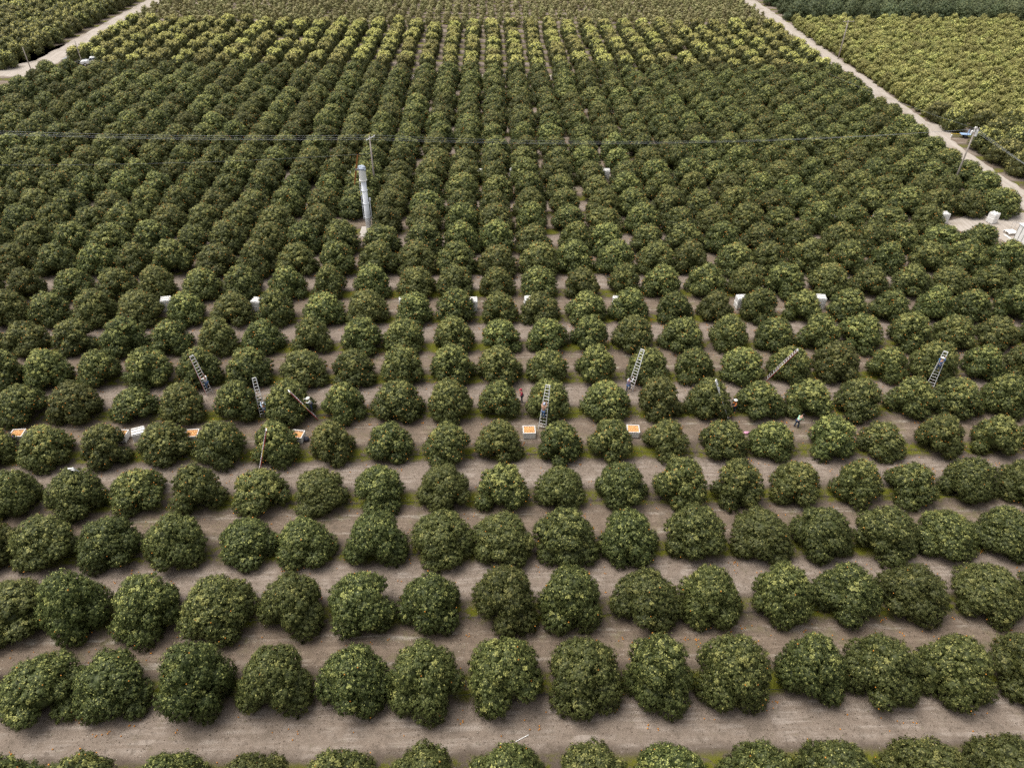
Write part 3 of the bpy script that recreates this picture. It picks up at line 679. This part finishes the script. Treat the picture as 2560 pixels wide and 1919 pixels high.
STK = [(-41.1, 79.4, 12, 'behind a tree, leftmost in the upper aisle'), (-29.6, 79.1, -14, 'in the gap at the left of the upper aisle'), (-11.0, 79.05, 8, 'half hidden by a tree, third stack from the left'),
       (-2.3, 78.95, 0, 'in the narrow gap at the centre of the upper aisle'), (5.0, 79.2, 5, 'almost hidden just right of the centre gap'), (16.4, 79.1, -2, 'half hidden left of the widest tree'),
       (32.5, 79.26, 4, 'in the gap on the right of the upper aisle'), (42.9, 79.27, -10, 'second from the right in the upper aisle'), (63.7, 79.8, 0, 'almost hidden, rightmost in the upper aisle')]
STK2 = [(-1.8, 121.7, 0, 'in the far aisle, left of three'), (4.25, 122.07, 3, 'in the far aisle, middle of three'), (20.5, 121.93, -3, 'in the far aisle, right of three'),
        (53.9, 102.9, 0, 'peeping out behind trees, leftmost toward the yard'), (61.0, 103.5, 0, 'almost hidden among trees before the yard'), (72.05, 104.3, 6, 'half behind the last tree before the yard')]
for x, y, rz, lab in STK + STK2:
    bin_(x, y, rz, f'lower white bin {lab}', GS); bin_(x + .02, y - .01, rz + random.uniform(-3, 3), f'upper upside-down white bin {lab}', GS, z=.862, flip=True)
bin_(-24.9, 122.6, 0, 'single white bin among the trees left of the wind machine head', GS)
for k, (w_, fl) in enumerate([('bottom', False), ('top', True)]):
    bin_(80.1 + .02 * k, 104.3, 24 + 2 * k, f'{w_} white bin of the stack standing in the dirt yard', GS, z=.862 * k, flip=fl)

# ------------------------------------------------------------------ ladders
def ladder(foot, top, w0, w1, segs, label):
    f, tp = Vector(foot), Vector(top); ax = tp - f; Lh = ax.length; u = ax.normalized()
    r = u.cross(Vector((0, 0, 1))).normalized(); n = r.cross(u).normalized()
    if n.z < 0: n = -n
    M = Matrix((r, n, u)).transposed().to_4x4(); M.translation = f
    t = bpy.data.objects.new('picking_ladder', None); col.objects.link(t); t.matrix_world = M
    tag(t, label, 'ladder', 'picking ladders against the trees')
    for s in (-1, 1):
        m = MB()
        for a, b_, mi in segs:
            for k in range(4):
                z0, z1 = Lh * (a + (b_ - a) * k / 4), Lh * (a + (b_ - a) * (k + 1) / 4); zc = (z0 + z1) / 2
                x = s * (w0 + (w1 - w0) * zc / Lh) / 2
                sl = Matrix.Rotation(math.atan2(s * (w1 - w0) / 2, Lh), 4, 'Y')
                m.box((x, 0, zc), (.045, .09, z1 - z0 + .001), M=sl, mi=mi); m.box((x - s * .008, .0515, zc), (.062, .012, z1 - z0 + .001), M=sl, mi=0)
        m.build('rail', [M_ALU, M_RED, M_YEL], t)
    k = .32
    while k < Lh - .05:
        m = MB(); w = w0 + (w1 - w0) * k / Lh; m.box((0, .01, k), (w - .03, .075, .035), bev=.006); m.build('rung', M_ALU, t); k += .335
    for s in (-1, 1):
        m = MB(); m.box((s * w0 / 2, 0, .02), (.07, .11, .06), bev=.01); m.build('foot', M_BLACK, t)
    m = MB(); m.box((0, .0, Lh - .03), (w1 + .05, .09, .07), bev=.01); m.build('top_cap', M_ALU, t)
    return t
RYR = [(0, .42, 1), (.42, .58, 2), (.58, 1, 1)]; ALU = [(0, 1, 0)]; RA = [(0, .5, 1), (.5, 1, 0)]; RD = [(0, .35, 1), (.35, 1, 1)]
ladder((-30.73, 62.12, 0), (-31.83, 62.94, 4.6), .74, .44, RD, 'pale red-edged ladder leaning up to the left under a picker in white')
ladder((-24.02, 58.34, 0), (-24.56, 59.80, 4.0), .62, .38, RYR, 'red and yellow ladder standing in the gap between two trees')
ladder((-18.33, 57.94, 0), (-20.23, 56.81, 4.6), .68, .40, RYR, 'red and yellow ladder seen edge-on, a picker in pale hat on it')
ladder((5.27, 55.83, 0), (5.81, 57.45, 4.6), .80, .44, ALU, 'tall pale ladder by the bin, a picker in jeans halfway up it')
ladder((15.48, 62.23, 0), (16.57, 63.58, 4.6), .74, .44, [(0, .3, 1), (.3, 1, 0)], 'cream ladder with red foot, a picker in striped shirt at its foot')
ladder((31.34, 63.99, 0), (33.60, 63.32, 4.6), .68, .40, RYR, 'red and yellow ladder partly sunk in foliage, leaning up to the right')
ladder((49.05, 61.80, 0), (49.84, 62.84, 4.6), .80, .42, ALU, 'pale ladder at the right, a picker in blue high on it')
ladder((-22.42, 49.99, 0), (-20.81, 50.39, 5.2), .60, .36, RYR, 'red and yellow ladder standing edge-on in front of a tree')
ladder((-37.3, 48.7, 0), (-37.01, 46.24, 4.55), .66, .42, ALU, 'white ladder of which only the top shows over a tree')
ladder((25.28, 57.01, 0), (23.14, 57.90, 4.7), .66, .40, ALU, 'grey ladder sunk in a tree, only its top and foot showing')

# ------------------------------------------------------------------ people
_tmp = bpy.data.scenes.new('skin_work')
def skinned(name, verts, edges, rad, roots, m):
    me = bpy.data.meshes.new(name); me.from_pydata([tuple(v) for v in verts], edges, [])
    o = bpy.data.objects.new(name, me); _tmp.collection.objects.link(o)
    mod = o.modifiers.new('skin', 'SKIN'); mod.use_smooth_shade = True
    sv = me.skin_vertices[0].data if me.skin_vertices else None
    if sv is None:
        bm = bmesh.new(); bm.from_mesh(me); bm.verts.layers.skin.verify(); bm.to_mesh(me); bm.free(); sv = me.skin_vertices[0].data
    for i, r in enumerate(rad):
        sv[i].radius = (r, r) if not isinstance(r, tuple) else r; sv[i].use_root = i in roots
    o.modifiers.new('sub', 'SUBSURF').levels = 1
    with bpy.context.temp_override(scene=_tmp, view_layer=_tmp.view_layers[0]):
        dg = bpy.context.evaluated_depsgraph_get()
        out = bpy.data.meshes.new_from_object(o.evaluated_get(dg), depsgraph=dg)
    bpy.data.objects.remove(o); out.name = name; out.materials.clear(); out.materials.append(m)
    return out
def person(loc, rz, pose, shirt, trousers, hat, label, sleeves=True, stripe=None, lift=0.0, s=1.03, bag=None):
    t = empty('person', loc, R(rz), label, 'person', 'orange pickers'); t.scale = (s, s, s)
    lean = {'climb': 10, 'reach': 4, 'bend': 48, 'stand': 6}[pose]
    c, q = math.cos(R(lean)), math.sin(R(lean)); hz = .94 if pose != 'bend' else .90; hy = -.12 if pose == 'bend' else 0
    def T(x, y, z): return Vector((x, hy + y * c + z * q, hz + z * c - y * q))       # torso frame from the hips
    hip, waist, chest, neck, head, crown_ = T(0, 0, 0), T(0, 0, .16), T(0, 0, .40), T(0, .01, .56), T(0, .045, .69), T(0, .035, .80)
    V, E, Rd, roots = [], [], [], [0]
    def v(p, r, par=None):
        V.append(Vector(p)); Rd.append(r)
        if par is not None: E.append((par, len(V) - 1))
        return len(V) - 1
    a = v(hip, (.15, .11)); w = v(waist, (.135, .10), a); ch = v(chest, (.155, .11), w); nk = v(neck, .058, ch); hd = v(head, (.078, .092), nk); v(crown_, (.066, .08), hd)
    v(head + Vector((0, .105 * c, -.02)), .016, hd)                                           # nose
    arms, legs = [], []
    for sd in (-1, 1):
        sh = v(T(sd * .19, 0, .46), .062, ch)
        if pose == 'bend': el, wr = T(sd * .24, .24, .34), T(sd * .16, .46, .42)
        elif pose == 'climb': el, wr = T(sd * .27, .24, .44 + .06 * sd), T(sd * .20, .42, .62 + .10 * sd)
        elif pose == 'reach': el, wr = T(sd * .25, .22, .58), T(sd * .15, .38, .78)
        else: el, wr = T(sd * .27, .06, .22), T(sd * .22, .24, .14)
        e_ = v(el, .046, sh); w_ = v(wr, .032, e_); d = (wr - el).normalized(); pm = wr + d * .07; p_ = v(pm, (.038, .020), w_)
        arms.append((sh, e_, w_))
        side = d.cross(Vector((0, 0, 1)));  side = side.normalized() if side.length > .1 else Vector((1, 0, 0)); dn_ = side.cross(d)
        for k, ln in enumerate((.075, .085, .080, .062)):
            o = pm + side * (k - 1.5) * .021; i0 = v(o, .0095); roots.append(i0)
            i1 = v(o + d * ln * .6 + dn_ * .012, .0088, i0); v(o + d * ln + dn_ * .038, .0075, i1)
        o = wr + d * .025 - side * sd * .03; i0 = v(o, .011); roots.append(i0); i1 = v(o + d * .035 - side * sd * .03, .0105, i0); v(o + d * .065 - side * sd * .035 + dn_ * .02, .009, i1)
        th = v(T(sd * .095, 0, -.06), .095, a)
        if pose == 'climb' and sd > 0: kn, an = Vector((sd * .13, .22, .70)), Vector((sd * .12, .10, .36))
        elif pose == 'bend': kn, an = Vector((sd * .13, .02 + .05 * sd, .48)), Vector((sd * .15, -.10 + .08 * sd, .09))
        else: kn, an = Vector((sd * .11, .03, .50)), Vector((sd * .12, -.01, .09))
        k_ = v(kn, .064, th); a_ = v(an, .045, k_); legs.append((th, k_, a_))
    link('body', skinned('body', V, E, Rd, roots, M_SKIN), t)
    # shirt, trousers over the body
    def sub(idx, edges, grow, nm, m):
        mp = {o: i for i, o in enumerate(idx)}
        rr = [tuple(x + grow for x in Rd[o]) if isinstance(Rd[o], tuple) else Rd[o] + grow for o in idx]
        return link(nm, skinned(nm, [V[o] for o in idx], [(mp[x], mp[y]) for x, y in edges], rr, [0], m), t)
    ai = [x for A in arms for x in (A if sleeves else A[:2])]; ae = [p for A in arms for p in ([(ch, A[0]), (A[0], A[1])] + ([(A[1], A[2])] if sleeves else []))]
    sub([a, w, ch] + ai, [(a, w), (w, ch)] + ae, .022, 'shirt', cloth(shirt))
    sub([a] + [x for A in legs for x in A], [p for A in legs for p in ((a, A[0]), (A[0], A[1]), (A[1], A[2]))], .020, 'trousers', cloth(trousers))
    if stripe:
        m = MB()
        for z in (.10, .20, .30, .40): m.tube([T(.19 * math.cos(k), .145 * math.sin(k), z) for k in np.linspace(0, 6.283, 15)], .020, 5)
        m.build('shirt_stripes', cloth(stripe), t)
    for A in legs:
        p = V[A[2]]; m = MB(); m.box((p.x, p.y + .06, p.z - .05), (.095, .26, .085), bev=.025); m.build('shoe', cloth((.10, .07, .055)), t)
    m = MB()
    for sd in (-1, 1): m.ball(head + Vector((sd * .032, .088 * c, .018)), .012, 6, 4)
    m.build('eyes', M_BLACK, t)
    m = MB(); m.T = Matrix.Translation(head + (crown_ - head) * .35) @ Matrix.Rotation(-R(lean), 4, 'X')
    if hat[0] == 'none': m.ball((0, -.012, .035), (.095, .108, .10), 10, 6); m.build('hair', M_HAIR, t, True)
    else:
        m.ball((0, -.005, .055), (.105, .118, .11), 10, 6)
        if hat[0] == 'brim': m.tube([(0, 0, .03), (0, 0, .045)], [.205, .19], 14)
        else: m.box((0, .145, .055), (.15, .13, .018), bev=.006)
        m.build('hat', cloth(hat[1]), t, True)
    if bag:
        m = MB(); p = T(0, .26, .10); m.ball(p, (.20, .16, .26), 10, 6); m.build('picking_bag', cloth(bag), t, True)
    return t
WHT, JEAN, NAVY = (.75, .75, .74), (.055, .11, .22), (.025, .045, .09)
def on_ladder(foot, top, tt, off=(0, 0)):
    f, tp = Vector(foot), Vector(top); p = f.lerp(tp, tt); d = Vector((tp.x - f.x, tp.y - f.y)); d.normalize()
    return (p.x - d.x * .24 + off[0], p.y - d.y * .24 + off[1], p.z), math.degrees(math.atan2(-d.x, d.y))
P, a_ = on_ladder((-30.73, 62.12, 0), (-31.83, 62.94, 4.6), .17); person(P, a_, 'climb', WHT, JEAN, ('none',), 'picker in white shirt and jeans low on the pale red-edged ladder', sleeves=False)
person((-23.72, 58.25, .0), 20, 'reach', (.42, .52, .66), NAVY, ('cap', (.72, .72, .74)), 'picker in pale blue top beside the red and yellow ladder in the gap')
P, a_ = on_ladder((-18.33, 57.94, 0), (-20.23, 56.81, 4.6), .27); person(P, a_, 'climb', (.70, .72, .66), NAVY, ('brim', (.78, .77, .70)), 'picker in pale broad hat and dark trousers on the edge-on ladder')
P, a_ = on_ladder((5.27, 55.83, 0), (5.81, 57.45, 4.6), .30); person(P, a_, 'reach', (.42, .25, .17), JEAN, ('cap', (.50, .53, .70)), 'picker in blue cap and jeans halfway up the tall pale ladder', sleeves=False)
person((15.15, 61.95, 0), -38, 'climb', (.60, .58, .62), JEAN, ('none',), 'picker in striped shirt and jeans at the foot of the cream ladder', stripe=(.10, .07, .16), s=1.08)
P, a_ = on_ladder((49.05, 61.80, 0), (49.84, 62.84, 4.6), .52); person(P, a_, 'climb', (.03, .10, .25), NAVY, ('brim', (.78, .77, .74)), 'picker in blue with a white hat high on the right-hand ladder')
person((32.05, 55.85, 0), -62, 'bend', (.36, .66, .47), NAVY, ('none',), 'picker in mint green top bending into a tree', s=1.08)
person((-47.35, 53.9, 0), 0, 'stand', (.20, .10, .32), NAVY, ('none',), 'picker in purple beside the leftmost orange bin')
person((3.35, 60.3, 0), 90, 'stand', (.40, .03, .06), NAVY, ('cap', (.38, .03, .06)), 'picker in dark red half hidden between two trees')
person((26.05, 58.25, 0), 90, 'stand', (.62, .20, .05), NAVY, ('brim', (.75, .75, .74)), 'picker in orange with a white hat half hidden behind a tree')

# small things on the driven aisle
m = MB(); m.ball((0, 0, .22), (.30, .26, .26), 12, 8); m.ball((.05, .02, .42), (.13, .12, .12), 10, 6); m.tube([(-.1, 0, .45), (-.25, 0, .62), (-.32, 0, .4)], .025, 6)
o = m.build('bag', mat('dark_canvas', (.03, .03, .045), .8, noise=.2), None, True); o.location = (-18.72, 54.45, 0); tag(o, 'black bag on the soil beside the half full bin', 'bag')
m = MB(); m.tube([(0, 0, 0), (0, 0, .34)], [.13, .17], 14, cap=False); m.tube([(0, 0, .01), (0, 0, .02)], .125, 14); m.tube([(0, 0, .33), (0, 0, .36)], [.178, .178], 14, cap=False)
t = empty('bucket', (13.78, 54.75, 0), 0, 'white bucket beside the brimming orange bin', 'bucket')
m.build('pail', M_WHITE, t); m = MB(); m.tube([(.17 * math.cos(k), .02, .34 + .16 * math.sin(k)) for k in np.linspace(0, 3.14, 9)], .008, 5); m.build('handle', M_WIRE, t)
m = MB(); m.ball((0, 0, .13), (.30, .20, .15), 10, 6); m.ball((.22, .1, .1), (.16, .14, .11), 10, 6)
o = m.build('bag', mat('pink_canvas', (.62, .30, .42), .8, noise=.2), None, True); o.location = (26.4, 54.85, 0); tag(o, 'pink bag lying on the soil behind a tree', 'bag')
m = MB(); m.tube([(-.45, -.22, .04), (.45, .22, .05)], .03, 8); o = m.build('plastic_pipe', M_WHITE); o.location = (1.95, 23.93, 0); tag(o, 'white plastic pipe lying on the bottom aisle', 'pipe')

# ------------------------------------------------------------------ wind machine
t = empty('wind_machine', (-18.48, 101.94, 0), 0, 'white wind machine tower with a two-blade propeller among the trees', 'wind machine')
m = MB(); m.tube([(0, 0, .12), (0, 0, 2.2), (0, 0, 8.0)], [.44, .42, .38], 20); m.build('tower', M_GALV, t, True)
m = MB(); m.tube([(0, 0, 8.0), (0, 0, 9.55)], [.52, .50], 22); m.tube([(0, 0, 7.93), (0, 0, 8.02)], [.58, .58], 22); m.build('sleeve', M_WHITE, t)
for z in (2.2, 4.4, 6.4):
    m = MB(); m.tube([(0, 0, z - .05), (0, 0, z + .05)], [.47, .47], 20); m.build('flange', M_GALV, t)
m = MB()
for (x, y, z, rx, rz_) in ((0, 0, 9.72, .60, .26), (-.22, .1, 9.92, .36, .22), (.25, -.05, 9.88, .34, .24), (.05, .2, 9.98, .30, .18), (.42, -.2, 9.60, .22, .24)): m.ball((x, y, z), (rx, rx * .85, rz_), 12, 7)
m.build('motor_head', M_TARP, t, True)
HBX = -.74
m = MB(); m.tube([(-.35, -.2, 9.75), (HBX, -.52, 9.75), (HBX - .05, -.62, 9.75)], [.14, .14, .10], 12); m.build('hub', M_CHROME, t)
for s in (-1, 1):
    m = MB(); vs_ = []; fs = []
    for k in range(9):
        q = k / 8; w = .24 * (1 - .45 * q) * (1 if k else .6); z = 9.75 + s * (.10 + 2.15 * q); tw = R(28 - 22 * q)
        for ax_, ay in ((-1, 0), (0, .2), (1, 0), (0, -.2)):
            dx, dy = ax_ * w * .6, ay * w * .6
            vs_.append((HBX + .22 * (z - 9.75) + dx * math.cos(tw), -.55 + dx * math.sin(tw) + dy, z))
    for k in range(8):
        for c_ in range(4): fs.append((k * 4 + c_, k * 4 + (c_ + 1) % 4, k * 4 + 4 + (c_ + 1) % 4, k * 4 + 4 + c_))
    fs += [(3, 2, 1, 0), (32, 33, 34, 35)]; m.add(vs_, fs); m.build('blade', M_BLADE, t)
m = MB(); m.box((.85, .35, 1.35), (.55, .45, .9), bev=.03); m.box((.85, .35, .45), (.12, .12, .9)); m.build('control_box', M_WHITE, t)
m = MB(); m.tube([(.62, -.1, .1), (.62, -.1, 5.0)], .05, 8); m.box((.66, -.1, 5.05), (.22, .18, .4), bev=.02); m.tube([(-.58, 0, 1.8), (-.58, 0, 7.9)], .035, 6); m.build('conduit', M_GALV, t)
m = MB(); m.box((-.1, -.15, .06), (2.3, 2.3, .12), bev=.02); m.build('base_pad', M_CONC, t)
m = MB(); m.box((0, 0, .05), (1.15, 1.35, .10), bev=.02); o = m.build('concrete_slab', M_CONC); o.location = (-18.95, 100.3, 0); tag(o, 'pale concrete slab in front of the wind machine', 'slab')

# ------------------------------------------------------------------ poles and wires
def pole(x, y, h, label, arm=None, r=.16, rz=0, extra=None):
    t = empty('utility_pole', (x, y, 0), R(rz), label, 'utility pole', 'wooden utility poles')
    m = MB(); m.tube([(0, 0, -.1), (0, 0, h * .5), (0, 0, h)], [r, r * .85, r * .68], 12); m.build('post', M_WOOD, t, True)
    if arm:
        m = MB(); m.box((0, -.16, h - .3), (arm, .11, .13), bev=.012); m.build('crossarm', M_ALU if extra == 'pale' else M_WOOD, t)
        for k in (-.46, -.16, .46):
            m = MB(); m.tube([(k * arm, -.16, h - .235), (k * arm, -.16, h - .18), (k * arm, -.16, h - .08)], [.03, .06, .035], 8); m.build('insulator', M_WHITE, t)
    if extra == 'transformer':
        m = MB(); m.tube([(.30, -.05, h - 1.5), (.30, -.05, h - .55)], [.25, .25], 14); m.ball((.30, -.05, h - .55), (.25, .25, .08), 14, 5); m.build('transformer', M_WHITE, t, False)
        m = MB(); m.box((.0, .05, h - .45), (.32, .30, .9), bev=.06); m.build('cut_out', M_WHITE, t)
    return t
pole(-18.95, 114.6, 10.0, 'wooden pole behind the wind machine with a slanting pale crossarm', 2.3, rz=62, extra='pale')
pole(79.2, 115.6, 11.4, 'wooden pole with a white transformer beside the right road', .9, extra='transformer')
pole(93.9, 203.5, 9.5, 'wooden pole with a wide crossarm at the edge of the dense yellow-green block', 3.0, r=.18, rz=4)
pole(-101.65, 194.2, 5.6, 'short grey pole standing beside the white pickup', r=.12)
pole(-109.9, 185.8, 6.0, 'short grey pole at the left road junction', r=.13)
def wire(p, q, sag, label, r=.009, grp='power wires'):
    p, q = Vector(p), Vector(q); m = MB()
    m.tube([p.lerp(q, k / 24) - Vector((0, 0, sag * 4 * (k / 24) * (1 - k / 24))) for k in range(25)], r, 5)
    tag(m.build('power_wire', M_WIRE), label, 'wire', grp)
for i, (dx, dy, dz) in enumerate(((-.45, -1.0, 9.85), (-.02, -.2, 9.85), (.5, .9, 9.85))):
    w_ = ['nearest', 'middle', 'farthest'][i]
    wire((-18.95 + dx, 114.6 + dy, dz), (-110, 122.5 + dy, 9.3 - .12 * i), .9, f'{w_} power wire running left from the pole behind the wind machine')
    wire((-18.95 + dx, 114.6 + dy, dz), (79.2, 115.6 + dy * .3, 11.15 - .12 * i), 1.5, f'{w_} power wire spanning from the middle pole to the transformer pole')
    wire((79.2, 115.6 + dy * .2, 11.2 - .25 * i), (83.5 + 1.2 * i, 60, 9.0), .8, f'{w_} power wire running down from the transformer pole to the right edge')
wire((-110, 106, 9.5), (-18.95, 114.6, 7.2), 1.4, 'thin lower wire crossing the left trees to the middle pole', r=.008)
wire((79.2, 115.6, 11.1), (72, 158, 8.2), .4, 'short service wire leaving the transformer pole to the left', r=.008)

# ------------------------------------------------------------------ white trailer in the yard
t = empty('yard_trailer', (82.0, 94.0, 0), R(2), 'white ribbed trailer with a pale roof at the edge of the dirt yard', 'trailer')
BW, BL, BH = 4.4, 7.4, 2.35
m = MB(); m.box((0, 0, .55 + BH / 2), (BW - .1, BL - .1, BH)); m.build('shell', M_WHITE, t)
for k in range(9):
    m = MB(); m.box((-BW / 2 - .01, -BL / 2 + .42 + k * .82, .55 + BH / 2), (.08, .74, BH - .08), bev=.02); m.build('wall_panel', M_WHITE, t)
for k in range(10):
    m = MB(); m.box((-BW / 2 - .03, -BL / 2 + .01 + k * .82, .55 + BH / 2), (.10, .055, BH), bev=.01); m.build('wall_post', M_CHROME, t)
for k in range(5):
    m = MB(); m.box((-BW / 2 + .45 + k * .88, BL / 2 + .01, .55 + BH / 2), (.80, .08, BH - .08), bev=.02); m.build('end_panel', M_WHITE, t)
m = MB(); m.box((0, 0, .55 + BH + .07), (BW + .3, BL + .3, .12), bev=.03); m.build('roof', mat('roof_sheet', (.70, .72, .75), .5, noise=.08, scale=2), t)
m = MB(); m.box((0, 0, .43), (BW - .3, BL - .2, .2)); m.build('chassis', M_CHROME, t)
for y in (-1.2, 0.2):
    for s in (-1, 1):
        m = MB(); m.tube([(s * (BW / 2 - .35), y, .36), (s * (BW / 2 - .1), y, .36)], .36, 16); w_ = m.build('wheel', M_BLACK, t)
t = empty('loading_platform', (80.9, 100.3, 0), R(8), 'low white slatted platform with thin rails beside the trailer', 'platform')
for k in range(5):
    m = MB(); m.box((-.62 + k * .31, 0, .42), (.27, 1.3, .06), bev=.01); m.build('slat', M_WHITE, t)
for s in (-1, 1):
    m = MB(); m.box((0, s * .6, .33), (1.7, .10, .12)); m.build('bearer', M_WHITE, t)
for x, y in ((-.7, .55), (.7, .55), (.7, -.55), (-.7, -.55)):
    m = MB(); m.box((x, y, .17), (.1, .1, .34)); m.build('leg', M_CHROME, t)
m = MB()
for x, y in ((.3, .62), (.95, .62), (.95, -.5)): m.tube([(x, y, .35), (x, y, 1.6)], .022, 6)
m.tube([(.3, .62, 1.6), (.95, .62, 1.6), (.95, -.5, 1.6)], .022, 6); m.build('rail', M_WIRE, t)
m = MB(); m.box((0, 0, .12), (.16, 2.3, .2), bev=.02); o = m.build('timber_beam', M_WHITE); o.location = (79.75, 98.7, 0); o.rotation_euler = (0, 0, R(8)); tag(o, 'pale timber beam lying on the yard beside the platform', 'beam')

# ------------------------------------------------------------------ vehicles
def pickup(x, y, rz, label):
    t = empty('pickup_truck', (x, y, 0), R(rz), label, 'pickup truck', 'white pickups at the track')
    m = MB(); m.prism([(-2.6, .55), (2.45, .50), (2.62, .62), (2.62, .98), (2.45, 1.10), (1.0, 1.20), (-2.6, 1.18)], -.92, .92); m.build('body', M_CAR, t)
    m = MB(); cab = [(-1.15, 1.18), (1.0, 1.20), (.30, 1.80), (.10, 1.84), (-.85, 1.84), (-1.05, 1.78)]
    n = len(cab); ins = [.92, .92, .74, .72, .72, .74]
    m.add([(p[0], -i, p[1]) for p, i in zip(cab, ins)] + [(p[0], i, p[1]) for p, i in zip(cab, ins)], [tuple(range(n)), tuple(range(2 * n - 1, n - 1, -1))] + [(i, n + i, n + (i + 1) % n, (i + 1) % n) for i in range(n)]); m.build('cab', M_CAR, t)
    for s in (-1, 1):
        for q in ([(-1.0, 1.25), (-.22, 1.25), (-.22, 1.72), (-.92, 1.72)], [(-.12, 1.25), (.72, 1.25), (.26, 1.72), (-.12, 1.72)]):
            m = MB(); k = lambda z: .925 - (z - 1.2) * .31
            m.add([(p[0], s * (k(p[1]) + .012), p[1]) for p in q] + [(p[0], s * (k(p[1]) - .03), p[1]) for p in q], [(0, 1, 2, 3), (7, 6, 5, 4)] + [(i, i + 4, (i + 1) % 4 + 4, (i + 1) % 4) for i in range(4)]); m.build('window', M_GLASS, t)
        m = MB(); m.box((2.60, s * .70, .86), (.10, .30, .16), bev=.03); m.build('headlight', M_ALU, t)
        m = MB(); m.box((.62, s * 1.0, 1.28), (.12, .2, .16), bev=.03); m.build('mirror', M_CAR, t)
        m = MB(); m.box((-2.60, s * .80, .92), (.06, .16, .34), bev=.02); m.build('tail_light', M_RED, t)
    m = MB(); m.add([(.95, -.80, 1.26), (.95, .80, 1.26), (.34, .66, 1.785), (.34, -.66, 1.785), (.90, -.80, 1.22), (.90, .80, 1.22), (.29, .66, 1.74), (.29, -.66, 1.74)], [(0, 1, 2, 3), (7, 6, 5, 4), (0, 4, 5, 1), (1, 5, 6, 2), (2, 6, 7, 3), (3, 7, 4, 0)])
    m.T = Matrix.Translation((.02, 0, .012)); m.build('windscreen', M_GLASS, t).location = (.03, 0, .02)
    m = MB(); m.box((-1.88, 0, 1.195), (1.34, 1.60, .04)); m.build('bed', M_CHROME, t)
    for xx in (2.66, -2.66):
        m = MB(); m.box((xx, 0, .62), (.12, 1.8, .18), bev=.03); m.build('bumper', M_CHROME, t)
    for xx in (1.72, -1.62):
        for s in (-1, 1):
            m = MB(); m.tube([(xx, s * .70, .38), (xx, s * .95, .38)], .38, 18); w_ = m.build('wheel', M_BLACK, t)
            m = MB(); m.tube([(xx, s * .93, .38), (xx, s * .965, .38)], .22, 14); m.build('rim', M_ALU, w_)
    return t
pickup(-103.9, 195.6, -9, 'white pickup parked at the track beside the short pole')
pickup(-99.0, 194.2, 200, 'second white vehicle parked just right of the white pickup, mostly hidden')
t = empty('farm_cart', (95.9, 143.3, 0), R(-10), 'small blue farm cart with a yellow drawbar at the edge of the right road', 'cart')
m = MB(); m.box((.5, 0, .72), (1.9, 1.1, .10), bev=.02); m.build('deck', M_BLUEP, t)
m = MB(); m.tube([(.6, -.4, .75), (.95, -.1, 1.7), (1.25, .3, .75)], .05, 8); m.tube([(.72, -.3, 1.15), (1.12, .12, 1.15)], .04, 8); m.build('frame', M_BLUEP, t)
m = MB(); m.tube([(1.6, .1, .78), (1.6, .1, 1.35)], [.24, .22], 12); m.ball((1.6, .1, 1.38), (.2, .2, .1), 12, 5); m.build('jug', M_WHITE, t)
m = MB(); m.tube([(-.4, 0, .66), (-2.2, .1, .62)], .05, 8); m.build('drawbar', M_YEL, t)
for s in (-1, 1):
    m = MB(); m.tube([(.6, s * .58, .34), (.6, s * .76, .34)], .34, 16); m.build('wheel', M_BLACK, t)
m = MB(); m.tube([(0, 0, 0), (0, 0, .42), (0, 0, .5)], [.17, .17, .08], 12); o = m.build('jug', M_WHITE); o.location = (93.9, 143.6, 0); tag(o, 'small white jug standing on the right road near the blue cart', 'jug')
bpy.data.scenes.remove(_tmp)
